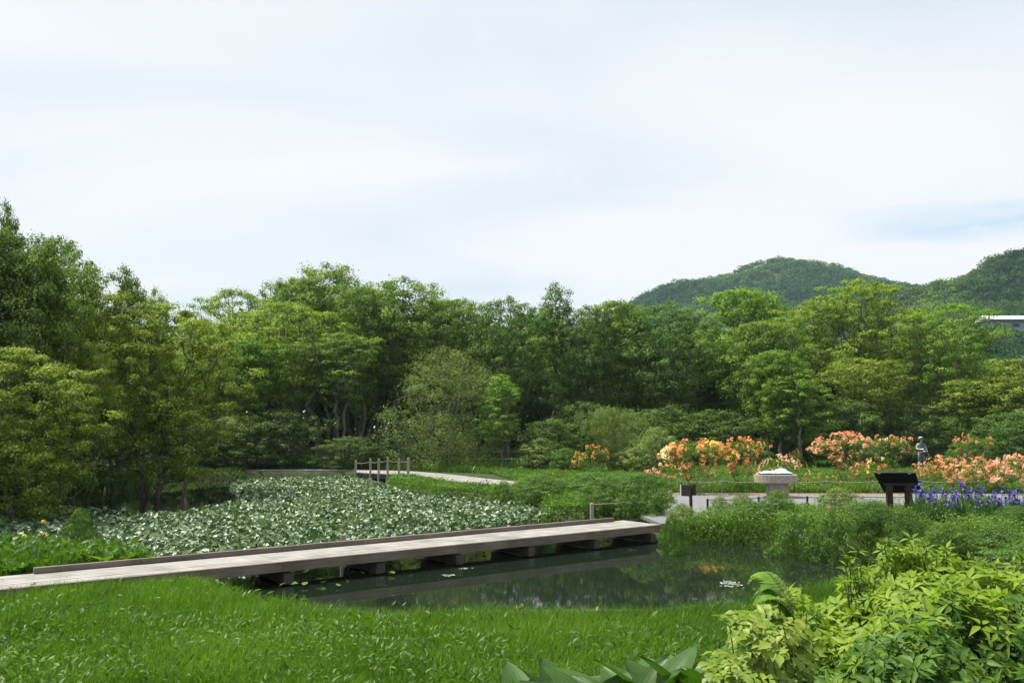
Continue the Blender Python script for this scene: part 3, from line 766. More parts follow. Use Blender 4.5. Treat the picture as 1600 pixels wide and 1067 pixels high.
# distant wood mass behind the rows (uncountable)
def canopy(name, pts, cr, nl, ll, material, label, seed, flat=.75, tone=None):
    r = np.random.default_rng(seed); n = len(pts) * nl; ci = np.repeat(np.arange(len(pts)), nl)
    csz = cr * r.uniform(.65, 1.35, len(pts))
    # lumpy crown: several sub-lobes
    nl_ = 6; lob = unit(r.normal(0, 1, (len(pts), nl_, 3)) + [0, 0, .6]) * (csz * .55)[:, None, None] * [1, 1, flat]
    li = r.integers(0, nl_, n)
    d = unit(r.normal(0, 1, (n, 3)) + [0, -.25, .35])
    P = pts[ci] + lob[ci, li] + d * (csz[ci] * .52 * r.uniform(.8, 1.08, n))[:, None] * [1, 1, flat]
    Nn = unit(d + r.normal(0, .38, (n, 3))); D = unit(np.cross(Nn, r.normal(0, 1, (n, 3))))
    l = ll * r.uniform(.7, 1.3, n)
    V, Fc = rhomb(P - D * l[:, None] * .5, D, Nn, l, l * .75)
    cv = (tone if tone is not None else r.normal(.5, .22, len(pts)))
    rn = np.clip(cv[ci] + r.normal(0, .1, n), 0, 1)
    return tag(mk(name, V, Fc, material, rnd=rn), label, kind='stuff')
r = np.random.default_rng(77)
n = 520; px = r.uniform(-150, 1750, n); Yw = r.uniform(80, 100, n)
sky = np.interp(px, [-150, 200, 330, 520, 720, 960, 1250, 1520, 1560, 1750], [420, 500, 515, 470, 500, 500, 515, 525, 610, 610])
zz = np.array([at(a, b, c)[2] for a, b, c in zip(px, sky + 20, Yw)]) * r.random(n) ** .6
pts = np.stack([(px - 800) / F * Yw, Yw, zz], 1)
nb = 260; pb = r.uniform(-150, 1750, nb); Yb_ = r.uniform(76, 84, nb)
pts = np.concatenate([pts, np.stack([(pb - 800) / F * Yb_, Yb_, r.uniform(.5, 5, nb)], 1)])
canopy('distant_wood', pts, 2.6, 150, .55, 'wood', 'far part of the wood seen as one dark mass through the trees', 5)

# ------------------------------------------------------------------ hills
def hill(name, D, prof, y0, y1, power, lab, drop, seed, base=0):
    xs_px = np.array([p[0] for p in prof]); ys_px = np.array([p[1] for p in prof])
    Xr = (xs_px - 800) / F * D; Zr = np.array([at(a, b, D)[2] for a, b in prof]) - drop
    def hz(x, y):
        rz = np.interp(x, Xr, Zr)
        t = np.clip((y - y0) / (D - y0), 0, 1) ** power
        back = np.clip((y1 - y) / (y1 - D), 0, 1) ** .8
        z = rz * np.minimum(t, np.where(y > D, back, 1))
        return z + (vnoise(x, y, D * .06, seed) - .5) * D * .018 * np.clip(t * 1.6, 0, 1) * (y < D * .985) - 3 * (1 - np.clip(t * 5, 0, 1))
    gx = np.linspace(Xr[0], Xr[-1], 110); gy = np.linspace(y0, y1, 80); X, Y = np.meshgrid(gx, gy)
    Z = hz(X.ravel(), Y.ravel()); ii = np.arange(110 * 80).reshape(80, 110)
    Fq = np.stack([ii[:-1, :-1], ii[:-1, 1:], ii[1:, 1:], ii[1:, :-1]], -1).reshape(-1, 4)
    tag(mk(name, np.stack([X.ravel(), Y.ravel(), Z], 1), Fq, 'hillground', smooth=True), lab, kind='structure')
    return hz, Xr
fh, fX = hill('far_hill', 760, [(700, 640), (860, 560), (960, 492), (985, 477), (1010, 462), (1050, 446), (1100, 438), (1150, 426), (1185, 409), (1220, 403.5), (1260, 407), (1310, 417), (1350, 428),
             (1400, 440), (1440, 450), (1520, 470), (1700, 520), (2000, 640)], 300, 1100, 1.15, 'rounded wooded hill on the horizon', 5.0, 3)
n = 3600; r = np.random.default_rng(31)
x = r.uniform(50, 420, n); y = r.uniform(520, 775, n); z = fh(x, y)
keep = z > 60; pts = np.stack([x, y, z + 1.5], 1)[keep]
tn = np.clip(.45 + (vnoise(pts[:, 0], pts[:, 1], 45, 4) - .5) * .9 + r.normal(0, .10, len(pts)), 0, 1)
canopy('far_hill_forest', pts, 6.2, 120, 1.5, 'hillfar', 'continuous tree canopy covering the far rounded hill', 6, tone=tn)
f2, _ = hill('distant_ridge', 1100, [(1300, 520), (1400, 460), (1425, 447.5), (1437, 444.5), (1450, 449), (1480, 458), (1600, 500), (1750, 560)], 700, 1400, 1.2, 'small distant wooded ridge in the saddle', 6, 8)
n = 700; x = r.uniform(480, 640, n); y = r.uniform(1010, 1110, n); z = f2(x, y); pts = np.stack([x, y, z + 1], 1)
canopy('distant_ridge_forest', pts, 7, 40, 3., 'hillfar', 'tree canopy on the small distant ridge', 9)
NHP = [(1200, 600), (1330, 500), (1380, 473), (1405, 462), (1430, 452), (1470, 441), (1500, 434), (1535, 425), (1545, 412), (1560, 402), (1580, 396), (1600, 391), (1680, 372), (1800, 360), (2000, 380), (2400, 480)]
nh, nX = hill('near_hill', 430, NHP, 130, 640, 1.35, 'wooded slope rising at the right edge', 4.0, 12)
n = 4600; x = r.uniform(140, 340, n); y = r.uniform(180, 440, n); z = nh(x, y)
pxx = x / y * F + 800
keep = (pxx > 1340) & (pxx < 1730) & ~((y < 315) & (y > 285) & (pxx > 1500))
pts = np.stack([x, y, z + 1.2], 1)[keep]
tn = np.clip(.5 + (vnoise(pts[:, 0], pts[:, 1], 26, 14) - .5) * 1.0 + r.normal(0, .15, len(pts)), 0, 1)
ex = []
for _ in range(420):
    a_ = r.uniform(1490, 1760); Y_ = r.uniform(262, 294); tp = 511 + (294 - Y_) * 1.5 + r.uniform(0, 6) - 3 * (a_ < 1530)
    ex.append((*at(a_, tp, Y_)[:2], at(a_, tp, Y_)[2] - 3.6))
pts = np.concatenate([pts, ex]); tn = np.concatenate([tn, r.normal(.45, .15, len(ex))])
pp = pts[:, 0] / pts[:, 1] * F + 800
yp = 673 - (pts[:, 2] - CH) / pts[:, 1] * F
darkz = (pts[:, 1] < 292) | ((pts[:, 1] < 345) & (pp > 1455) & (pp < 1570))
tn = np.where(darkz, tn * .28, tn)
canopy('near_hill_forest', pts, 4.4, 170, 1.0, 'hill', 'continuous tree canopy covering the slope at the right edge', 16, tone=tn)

# long white roofed building on the slope
YB = 300
bx0, _, bz1 = at(1540, 490, YB); bx1 = at(1760, 490, YB)[0]; bz0 = at(1560, 501, YB)[2]; bz2 = at(1560, 516, YB)[2]
bl = empty('hillside_building', (bx0, YB, bz2), 0, 'long low building with a bright white flat roof on the right slope', 'building')
Lb = bx1 - bx0
mb = MB(); mb.box((Lb / 2, 4, (bz0 - bz2) / 2 - 3), (Lb - 3, 6, bz0 - bz2 + 6)); mb.build('wall', 'wallgrey', bl)
zr = bz0 - bz2 + .2
mb = MB(); mb.add([(0, -1.5, zr), (Lb, -1.5, zr), (Lb, 8.5, zr), (0, 8.5, zr), (0, -1.5, zr + .3), (Lb, -1.5, zr + .3), (Lb, 8.5, zr + .3), (0, 8.5, zr + .3), (0, 3.5, zr + 2.0), (Lb, 3.5, zr + 2.0)],
                  [(3, 2, 1, 0), (0, 1, 5, 4), (2, 3, 7, 6), (4, 5, 9, 8), (6, 7, 8, 9), (1, 2, 6, 9, 5), (3, 0, 4, 8, 7)]); mb.build('roof', 'roofwhite', bl)
mb = MB(); mb.box((Lb / 2, -1.2, bz0 - bz2 + .09), (Lb - .4, .5, .2)); mb.build('gutter', 'darktrim', bl)
for kx in np.arange(4.5, Lb - 4, 6.5):
    mb = MB(); mb.box((kx, .96, (bz0 - bz2) * .55), (2.6, .12, 1.2)); mb.build('window', 'darktrim', bl)
# conifers before it
proto('K', 9.0, seed=41, RX=1.7, base=.02, nclump=110, cr=.55, nleaf=60, ll=.34, lw=.35, stems=1, shape='cone', flat=.4, trunk=.15, name='conifer', cat='tree')
cq = at(1544.5, 488, 286)
place('K', 1544.5, 286, 487.5, 12, 'dark', 'dark pointed conifer in front of the white roofed building', z0=float(nh(np.array([cq[0]]), np.array([286.]))[0]) - 1)

# ------------------------------------------------------------------ garden shrubs
proto('S', 1.5, seed=51, name='shrub', cat='shrub', RX=1.0, base=.05, nclump=110, cr=.20, nleaf=100, ll=.055, stems=5, shape='bush', flat=.6, spread=.15, trunk=.016, leafm='shrub')
proto('V', 3.2, seed=52, name='shrub', cat='shrub', RX=1.6, base=.12, nclump=200, cr=.20, nleaf=110, ll=.10, lw=.2, stems=12, shape='vase', flat=1.7, jitter=.6, upb=.1, spread=.22, trunk=.028, leafm='willow', leafdir=.9)
proto('Z', 1.7, seed=53, name='azalea', cat='azalea', RX=1.2, base=.28, nclump=85, cr=.17, nleaf=60, ll=.06, lw=.4, stems=8, shape='vase', flat=.55, spread=.28, trunk=.014, leafm='azalealeaf')
proto('Q', 1.2, seed=54, name='azalea', cat='azalea', RX=1.3, base=.22, nclump=80, cr=.17, nleaf=55, ll=.06, lw=.4, stems=7, shape='bush', flat=.55, spread=.3, trunk=.012, leafm='azalealeaf')
def trusses(key, n, seed, colmat, parent, frac=(0, 1), side=None, size=1.0, zmin=.3):
    n = int(n * .95)
    H, RX, C, csz = INFO[key]; r = np.random.default_rng(seed)
    w = C[:, 2] / H; sel = np.where(w > zmin)[0]
    if side is not None: sel = sel[(C[sel, 0] * side[0] + C[sel, 1] * side[1]) > side[2]]
    if len(sel) == 0: sel = np.arange(len(C))
    out = unit(C * [1, 1, .6] - [0, 0, H * .25])
    Ps = []; Ns = []
    for _ in range(n):
        c = sel[r.integers(len(sel))]; d = unit(out[c] + [0, 0, .7] + r.normal(0, .5, 3)); Ps.append(C[c] + d * csz[c] * [1, 1, .7] * r.uniform(.8, 1.25)); Ns.append(d)
    Ps = np.array(Ps); Ns = np.array(Ns)
    nf = 5; ci = np.repeat(np.arange(n), nf); fd = unit(Ns[ci] + r.normal(0, .65, (n * nf, 3))); fp = Ps[ci] + fd * r.uniform(.03, .09, (n * nf, 1)) * size
    npt = 5; pi_ = np.repeat(np.arange(n * nf), npt); u = unit(np.cross(fd, r.normal(0, 1, (n * nf, 3)))); v = np.cross(fd, u)
    a = (np.tile(np.arange(npt), n * nf) / npt * 6.283)[:, None]
    pd = unit(u[pi_] * np.cos(a) + v[pi_] * np.sin(a) + fd[pi_] * .55); nn = unit(fd[pi_] - .5 * (pd - fd[pi_] * .5))
    V, Fc = rhomb(fp[pi_], pd, nn, .042 * size, .034 * size, .15)
    tr = r.normal(.5, .2, n)
    rn = np.clip(tr[ci][pi_] + r.normal(0, .12, len(pi_)), 0, 1)
    if n > 60: return mk('flowers', V, Fc, colmat, parent, rnd=rn)
    m_ = nf * npt
    for i in range(n): mk('blossom', V[i * m_ * 4:(i + 1) * m_ * 4], Fc[:m_], colmat, parent, rnd=rn[i * m_:(i + 1) * m_])
def azalea(key, px, by, topy, wpx, flowers, label, seed, group=None):
    g = G(px, by); H, RX, _, _ = INFO[key]; Y_ = g[1]; h = at(px, topy, Y_)[2]
    s = (wpx / F * Y_ / 2) / RX; sz = h / H
    rz = 0.0
    if key not in USED:
        USED.add(key); o = PROTO[key]
        o.location = (g[0], Y_, 0); o.scale = (s, s, sz); tag(o, label, 'azalea', group)
    else:
        o = empty('azalea', (g[0], Y_, 0), 0, label, 'azalea', group); o.scale = (s, s, sz)
        for ch in PROTO[key].children:
            if ch.name.split('.')[0] in ('stems', 'foliage'):
                c = ch.copy(); COL.objects.link(c); c.parent = o
    for i, (cm, n, side) in enumerate(flowers):
        trusses(key, n, seed * 10 + i, cm, o, side=side, size=1.25 / max(s, .6) ** .5)
    return o
LR = (-1, 0, .1); RR_ = (1, 0, .1)
azalea('Z', 1088, 772, 692, 108, [('orange', 110, None), ('yellowflower', 42, (1, -.4, .25)), ('creamflower', 34, (-1, 0, .55)), ('redorange', 26, None)], 'large azalea with mixed orange, yellow and cream blossom left of the round table', 1)
azalea('Z', 1158, 766, 690, 90, [('redorange', 60, None), ('orange', 36, None)], 'sparser orange red azalea between the mixed azalea and the round table', 2)
azalea('Q', 1040, 764, 727, 60, [('peach', 46, None), ('orange', 18, None)], 'small peach azalea at the left foot of the mixed azalea', 3)
azalea('Q', 1218, 762, 716, 74, [('peach', 46, None), ('creamflower', 18, (1, 0, -.3))], 'low peach and cream azalea directly behind the round table', 4)
azalea('Z', 1324, 757, 682, 108, [('salmon', 120, (-1, 0, -.5)), ('peach', 40, None)], 'big dense salmon pink azalea left of the tilted information board', 5)
azalea('Z', 1388, 752, 684, 76, [('salmon', 30, None), ('creamflower', 9, (0, -1, .2)), ('redorange', 14, None)], 'leafy azalea with scattered salmon blossom just left of the walker', 6)
azalea('Q', 1365, 762, 722, 70, [('redorange', 26, None), ('yellowflower', 10, None)], 'low orange and yellow azalea behind the tilted information board', 7)
azalea('Q', 1480, 765, 716, 90, [('salmon', 60, None), ('creamflower', 12, None), ('redorange', 24, None)], 'orange azalea just right of the walker', 8)
azalea('Z', 1522, 752, 682, 70, [('salmon', 22, None), ('orange', 16, None)], 'taller leafy azalea with few orange blossoms behind the right hand azalea bank', 9)
azalea('Q', 1535, 770, 720, 90, [('salmon', 80, None), ('peach', 40, None)], 'salmon azalea in the middle of the right hand azalea bank', 10)
azalea('Q', 1592, 772, 716, 96, [('peach', 120, None), ('salmon', 40, None)], 'pale peach azalea at the right edge of the photo above the irises', 11)
azalea('Q', 925, 741, 699, 62, [('orange', 44, (-.3, -1, -.6))], 'orange azalea left of the tall willow shrub', 12)
azalea('Q', 1005, 741, 698, 46, [('redorange', 20, None)], 'small orange red azalea between the willow shrub and the mixed azalea', 13)
azalea('Q', 1244, 745, 703, 26, [('redorange', 22, None)], 'narrow orange red azalea sprig right of the round table', 14)
azalea('Q', 1285, 764, 742, 46, [('orange', 22, None)], 'low orange azalea near the foot of the big salmon azalea', 15)
azalea('Q', 1250, 768, 755, 26, [('yellowflower', 12, None)], 'tiny yellow orange azalea beside the leg of the round table', 16)
azalea('Q', 873, 752, 732, 30, [('orange', 6, None)], 'small azalea with a few orange flowers in the green middle bed', 17)

S = [
 ('V', 955, 739, 640, 100, 'willow', 'tall upright willow shrub with many thin stems behind the middle garden bed'),
 ('S', 1028, 742, 668, 90, 'shrublight', 'rounded pale green shrub between the willow shrub and the mixed azalea'),
 ('S', 990, 740, 678, 60, 'shrublight', 'smaller pale shrub tucked behind the willow shrub'),
 ('S', 845, 736, 684, 84, 'shrublight', 'pale arching shrub with light leaf tips left of the orange azalea'),
 ('S', 885, 738, 700, 60, 'shrub', 'mid green shrub right of the pale arching shrub'),
 ('S', 1005, 802, 738, 92, 'shrub', 'bluish green shrub beside the gravel where the long boardwalk ends'),
 ('S', 950, 795, 745, 90, 'shrub', 'loose green shrub in the middle bed behind the boardwalk rope'),
 ('S', 930, 772, 738, 120, 'shrub', 'low wide shrub crossing the middle garden bed'),
 ('S', 1000, 768, 738, 90, 'shrub', 'low shrub in the middle bed left of the gravel path'),
 ('S', 845, 778, 742, 90, 'shrub', 'twiggy shrub where the far boardwalk disappears behind the bed'),
 ('S', 785, 775, 752, 60, 'meadow', 'small round shrub on the point of land below the far boardwalk'),
 ('S', 1160, 806, 771, 44, 'shrublight', 'thin pale leaved shrub by the low dark rope fence'),
 ('S', 1125, 808, 775, 34, 'shrublight', 'small pale leaved shrub right of the small post sign'),
 ('S', 1065, 816, 786, 44, 'shrublight', 'sparse pale shrub left of the small post sign at the gravel edge'),
 ('S', 1050, 838, 803, 50, 'herb', 'bright low bush at the very end of the long boardwalk'),
 ('S', 1215, 812, 766, 60, 'azalealeaf', 'yellowish green bush below the round table'),
 ('S', 1180, 820, 785, 64, 'herb', 'fresh green bush on the bank below the gravel path'),
 ('S', 1310, 812, 762, 74, 'shrublight', 'pale green shrub with pink blossom left of the tilted information board'),
 ('S', 1300, 850, 800, 100, 'shrub', 'grey green bush overhanging the pool left of the information board'),
 ('S', 1365, 830, 782, 80, 'shrub', 'green bush in front of the left post of the information board'),
 ('S', 1415, 838, 795, 70, 'shrub', 'dark green bush in front of the right post of the information board'),
 ('S', 1240, 842, 803, 80, 'herb', 'low fresh bush on the pool edge below the round table'),
 ('S', 1540, 812, 776, 90, 'azalealeaf', 'yellow green bush among the irises'),
 ('S', 1590, 830, 790, 90, 'shrub', 'green bush in front of the irises at the right edge'),
 ('S', 1480, 868, 818, 100, 'meadow', 'feathery light green bush at the right end of the pool'),
 ('S', 1560, 870, 820, 110, 'herb', 'broad green bush behind the foreground foliage at the right edge'),
 ('S', 1645, 905, 838, 190, 'shrub', 'bushy green mass behind the foreground shrub in the right corner'),
 ('S', 1512, 740, 692, 50, 'shrub', 'green shrub with white buds just right of the walker'),
 ('S', 1484, 743, 704, 36, 'shrub', 'low shrub beside the walker on the thin far path'),
 ('S', 125, 858, 795, 52, 'herb', 'small upright shrub among the lilies near the left bank'),
 ('S', 1460, 820, 785, 60, 'shrub', 'small bush at the foot of the irises right of the information board'),
]
for (k, px, by, ty, w, lm, lab) in S:
    Yb = G(px, by)[1]; place(k, px, Yb, ty, w, lm, lab, z0=float(land(*G(px, by)[:2])[0]) - .02 if px > 200 else -.3)
def sprinkle_flowers(name, pxs, Y_, cm, label, size=.05, cat='flower'):
    for (px, py, yy) in pxs:
        q = at(px, py, yy); r = np.random.default_rng(int(px * 7 + py)); f = empty(name, (q[0], q[1], float(land(q[0], q[1])[0])), 0, label(px, py), cat, None)
        h = q[2] - f.location[2]; mb = MB(); mb.tube([(0, 0, -.05), (.01, 0, h * .5), (0, 0, h)], .006, 5); mb.build('stem', 'stem', f)
        n = 18; d = unit(r.normal(0, 1, (n, 3)) + [0, -.2, .5]); P = np.zeros((n, 3)) + [0, 0, h]
        V, Fc = rhomb(P, d, unit(np.cross(d, r.normal(0, 1, (n, 3)))), size, size * .8)
        mk('blossom', V, Fc, cm, f, rnd=r.random(n))
nm = {1294: 'pink rose blossom left of the information board nearest the pool', 1312: 'pink rose blossom higher on the pale shrub left of the information board', 1316: 'pink rose bud beside the upper pink blossom'}
sprinkle_flowers('rose', [(1294, 794, 18.6), (1312, 785, 19.2), (1316, 792, 19.1)], 0, 'pinkflower', lambda a, b: nm[a], .06)
nb = {1069: 'single blue iris below the small post sign', 1160: 'single blue iris on the bank below the low dark rope fence', 70: 'single pale blue iris among the grass on the left bank'}
sprinkle_flowers('iris', [(1069, 805, 19.0), (1160, 797, 19.4), (70, 856, 14.5)], 0, 'violet', lambda a, b: nb[a], .085)
ny = {68: 'upper yellow iris at the left edge of the lily pond', 71: 'middle yellow iris at the left edge of the lily pond', 38: 'lowest leftmost yellow iris at the left edge of the lily pond'}
sprinkle_flowers('iris', [(68, 815, 17.5), (71, 835, 16.0), (38, 838, 15.8)], 0, 'yellowflower', lambda a, b: ny[a], .055)

# pink/orange fallen petals on the path edge
r = np.random.default_rng(61)
P = np.array([G(a, b, .018) for a, b in zip(r.uniform(1040, 1420, 700), 771.3 + np.abs(r.normal(0, .9, 700)))])
d = hdir(700, r); V, Fc = rhomb(P, d, np.tile([0, 0, 1.], (700, 1)), .06, .05, .3)
tag(mk('fallen_petals', V, Fc, 'petalfall', rnd=r.random(700)), 'fallen orange petals along the far edge of the gravel path', kind='stuff')

# ------------------------------------------------------------------ irises
def iris(seed):
    r = np.random.default_rng(seed); root = empty('iris_clump', (0, 0, -500))
    n = 60; P = np.concatenate([r.normal(0, .12, (n, 2)), np.zeros((n, 1))], 1); V, Fc, k = blades(P, r.uniform(.45, .78, n), .022, hdir(n, r), r.uniform(.05, .4, n))
    mk('leaves', V, Fc, 'irisleaf', root, rnd=np.repeat(r.random(n), k))
    for j in range(3):
        a = r.normal(0, .11, 2); h = r.uniform(.55, .92)
        mb = MB(); mb.tube([(a[0] * .4, a[1] * .4, 0), (a[0], a[1], h)], .006, 5); mb.build('stem', 'stem', root)
        c = np.array([a[0], a[1], h]); pr = []
        for q in range(3):
            th = q * 2.094 + r.random(); o_ = np.array([math.cos(th), math.sin(th), 0])
            pr.append((c, unit(o_ + [0, 0, -.25]), 1)); pr.append((c, unit(o_ * .35 + [0, 0, 1]), 0)); pr.append((c - [0, 0, .05], unit(o_ + [0, 0, .2]), 1))
        P = np.array([x[0] for x in pr]); D = np.array([x[1] for x in pr]); N_ = unit(np.cross(np.cross(D, [0, 0, 1.]), D) + r.normal(0, .1, D.shape))
        V, Fc, k = shaped(P, D, N_, .085, .06, 'broad', .35, .1)
        mk('flower', V, Fc, 'violet', root, rnd=np.repeat(r.random(len(P)), k))
    return root
ir = [iris(101), iris(102)]
spots = []
r = np.random.default_rng(5)
for px in np.linspace(1438, 1660, 46): spots.append((px + r.uniform(-7, 7), r.uniform(804, 826)))
for i, (px, py) in enumerate(spots):
    g = G(px, py); o = ir[i] if i < 2 else dup(ir[i % 2])
    sc_ = r.uniform(.66, .95)
    o.location = (g[0], g[1], float(land(g[0], g[1])[0])); o.rotation_euler = (0, 0, r.uniform(0, 6)); o.scale = (sc_, sc_, sc_)
    tag(o, 'violet blue iris clump in the band right of the information board', 'iris', 'violet irises by the path')

# ------------------------------------------------------------------ ferns
def fern(seed, nf=14, L=.8, cm='fern', up=.6, dirs=None):
    r = np.random.default_rng(seed); root = empty('fern', (0, 0, -500)); parts = []; mb = MB()
    for i in range(nf):
        th = i / nf * 6.283 + r.uniform(-.2, .2) if dirs is None else dirs[i]
        l = L * r.uniform(.75, 1.1); o_ = np.array([math.cos(th), math.sin(th), 0.]); u = up * r.uniform(.8, 1.2)
        t = np.linspace(0, 1, 30)[:, None]; C = o_ * l * (.75 * t + .15 * t ** 2) * (1.25 - u * .6) + np.array([0, 0, 1.]) * l * (1.25 * u * t - .75 * u * t ** 3)
        T_ = unit(np.gradient(C, axis=0)); S_ = unit(np.cross(T_, [0, 0, 1.])); N_ = np.cross(S_, T_)
        mb.tube(C[::5], .004, 4)
        for sgn in (-1, 1):
            w = .20 * l * np.sin(np.clip(t[4:, 0] * 1.02, 0, 1) * math.pi) ** .7 * (1 - .3 * t[4:, 0]) + .01
            D = unit(S_[4:] * sgn + T_[4:] * .45 - [0, 0, .12])
            V, Fc, k = shaped(C[4:], D, unit(N_[4:] + r.normal(0, .12, N_[4:].shape)), w, np.full(len(w), .030 * l / .8), 'lance', .2, .05)
            parts.append((V, Fc, np.repeat(np.clip(r.normal(.5 + .25 * (i % 3 - 1), .12, len(w)), 0, 1), k)))
    V, Fc, rn = join(parts)
    mk('fronds', V, Fc, cm, root, rnd=rn); mb.build('stalks', 'stem', root)
    return root
f1 = fern(201, 18, .9, up=.75)
FP = [(868, 808, 755, 'large yellow green fern clump at the right end of the lily pond'), (905, 808, 772, 'smaller fern next to the large fern clump by the boardwalk'),
      (985, 736, 712, 'bright fern glowing at the foot of the willow shrub'), (928, 800, 768, 'fern with yellow tips behind the boardwalk rope stake'),
      (848, 800, 762, 'fern leaning over the lilies left of the large fern clump'), (885, 800, 758, 'upright fern directly behind the large fern clump')]
for i, (px, by, ty, lab) in enumerate(FP):
    g = G(px, by); h = at(px, ty, g[1])[2]; s_ = h / .68
    o = f1 if i == 0 else dup(f1); o.location = (g[0], g[1], float(land(g[0], g[1])[0])); o.rotation_euler = (0, 0, i * 1.3); o.scale = (s_, s_, s_); tag(o, lab, 'fern')

# ------------------------------------------------------------------ pond lily leaves
lily_px = [(-200, 880), (-200, 815), (0, 808), (70, 803), (130, 800), (165, 802), (205, 810), (250, 809), (290, 806), (335, 797), (385, 786), (372, 770), (358, 760), (400, 750.5), (560, 750), (590, 759), (640, 776), (700, 784), (760, 788),
           (820, 794), (848, 806), (848, 814), (760, 826), (640, 842), (520, 862), (420, 880), (330, 894), (262, 896), (215, 882), (150, 873), (60, 872)]
LP_ = [G(x, y, WZ)[:2] for x, y in lily_px]
r = np.random.default_rng(71)
n = int(area(LP_) * 100); q = scatter(LP_, n, r)
ok = sdist(q[:, 0], q[:, 1]) < .25; q = q[ok]; 
hole = vnoise(q[:, 0], q[:, 1], 1.1, 21) + r.random(len(q)) * .5; q = q[hole > .30]; n = len(q)
P = np.concatenate([q, (WZ + r.uniform(.02, .17, n))[:, None]], 1)
D = unit(hdir(n, r) + np.stack([0 * P[:, 0], 0 * P[:, 0], r.uniform(-.1, .75, n)], 1)); Nn = unit(np.array([0, 0, 1.]) + r.normal(0, .55, (n, 3)) - D * .2)
L_ = r.uniform(.08, .18, n)
V, Fc, k = shaped(P, D, Nn, L_, L_ * r.uniform(.55, .8, n), 'heart', r.uniform(-.5, .6, n), .3, .35, r)
tag(mk('water_lily_leaves', V, Fc, 'lily', rnd=np.repeat(np.clip(r.beta(1.1, 1.2, n), 0, 1), k), smooth=True), 'mass of upstanding waxy water lily leaves covering the pond', kind='stuff')
# sparse lily leaves seen under the boardwalk
und = [G(x, y, WZ)[:2] for x, y in ((330, 905), (470, 885), (640, 862), (800, 838), (850, 845), (760, 868), (640, 895), (500, 925))]
n = int(area(und) * 9); q = scatter(und, n, r); n = len(q)
P = np.concatenate([q, (WZ + r.uniform(.0, .06, n))[:, None]], 1); D = unit(hdir(n, r) + [0, 0, .25]); L_ = r.uniform(.07, .17, n)
V, Fc, k = shaped(P, D, unit(np.array([0, 0, 1.]) + r.normal(0, .4, (n, 3))), L_, L_ * .6, 'heart', .1, .15)
tag(mk('shaded_lily_leaves', V, Fc, 'shrub', rnd=np.repeat(r.random(n), k)), 'sparse lily leaves in the shade beneath the long boardwalk', kind='stuff')  # darker leaf colour than the open lilies, painting the boardwalk's shade
# floating scum and specks
n = 260; q = scatter([G(x, y, WZ)[:2] for x, y in ((560, 900), (1030, 850), (1300, 862), (1250, 905), (1000, 935), (620, 945))], n, r)
q = np.concatenate([q, np.array(G(1141, 912, WZ)[:2]) + r.normal(0, 1, (60, 2)) * [.09, .12], np.array(G(728, 888, WZ)[:2]) + r.normal(0, 1, (16, 2)) * [.06, .06], np.array(G(704, 899, WZ)[:2]) + r.normal(0, 1, (12, 2)) * [.05, .05]])
n = len(q); P = np.concatenate([q, np.full((n, 1), WZ + .004)], 1); sz = np.concatenate([r.uniform(.008, .02, 260), r.uniform(.03, .08, n - 260)])
V, Fc = rhomb(P, hdir(n, r), np.tile([0, 0, 1.], (n, 1)), sz, sz * .6, 0)
tag(mk('floating_debris', V, Fc, 'algae'), 'pale specks and scum floating on the dark pool', kind='stuff')

# ------------------------------------------------------------------ grass and ground cover
def grass(name, poly, dens, h, w, material, label, seed, amt=(.1, .7), patch=.35, broad=0, bl=.09, maxn=400000, clear=None):
    r = np.random.default_rng(seed); n = min(int(area(poly) * dens), maxn); q = scatter(poly, n, r)
    sd = sdist(q[:, 0], q[:, 1]); q = q[sd > -.12]
    if clear is not None: q = q[~inpoly(q[:, 0], q[:, 1], clear)]
    n = len(q); P = np.concatenate([q, (land(q[:, 0], q[:, 1]) - .02)[:, None]], 1)
    pn = vnoise(q[:, 0], q[:, 1], 1.3, seed) * .6 + vnoise(q[:, 0], q[:, 1], .45, seed + 1) * .4
    H = h * (1 - patch + 2 * patch * pn) * r.uniform(.6, 1.2, n)
    wd = unit(hdir(n, r) + [.35, -.1, 0])
    V, Fc, k = blades(P, H, w * r.uniform(.6, 1.4, n), wd, r.uniform(*amt, n))
    rn = np.repeat(np.clip(-.05 + .65 * vnoise(q[:, 0], q[:, 1], 2.2, seed + 3) + .45 * vnoise(q[:, 0], q[:, 1], .5, seed + 5) + r.normal(0, .2, n), 0, 1), k)
    o = mk(name, V, Fc, material, rnd=rn); tag(o, label, kind='stuff')
    return o
def leafy(name, poly, dens, h, bl, material, label, seed, prof='oval', up=.9, lw=.45, sm=True, zf=.35, clear=None, tiltn=.5):
    r = np.random.default_rng(seed); n = int(area(poly) * dens); q = scatter(poly, n, r)
    q = q[sdist(q[:, 0], q[:, 1]) > -.1]
    if clear is not None: q = q[~inpoly(q[:, 0], q[:, 1], clear)]
    n = len(q); z = land(q[:, 0], q[:, 1])
    pn = vnoise(q[:, 0], q[:, 1], .9, seed) * .5 + vnoise(q[:, 0], q[:, 1], .35, seed + 1) * .5
    P = np.concatenate([q, (z + h * (zf + (1 - zf) * r.random(n)) * (.4 + 1.1 * pn))[:, None]], 1)
    D = unit(hdir(n, r) + np.array([0, 0, 1.]) * r.uniform(.1, 1.2, (n, 1)) * up); L_ = bl * r.uniform(.6, 1.3, n)
    Nn = unit(np.array([0, 0, 1.]) - .5 * D + r.normal(0, tiltn, (n, 3)))
    V, Fc, k = shaped(P, D, Nn, L_, L_ * lw, prof, .25, .2)
    rn = np.repeat(np.clip(.15 + .6 * vnoise(q[:, 0], q[:, 1], 1.1, seed + 3) + r.normal(0, .18, n), 0, 1), k)
    return tag(mk(name, V, Fc, material, rnd=rn, smooth=sm), label, kind='stuff')

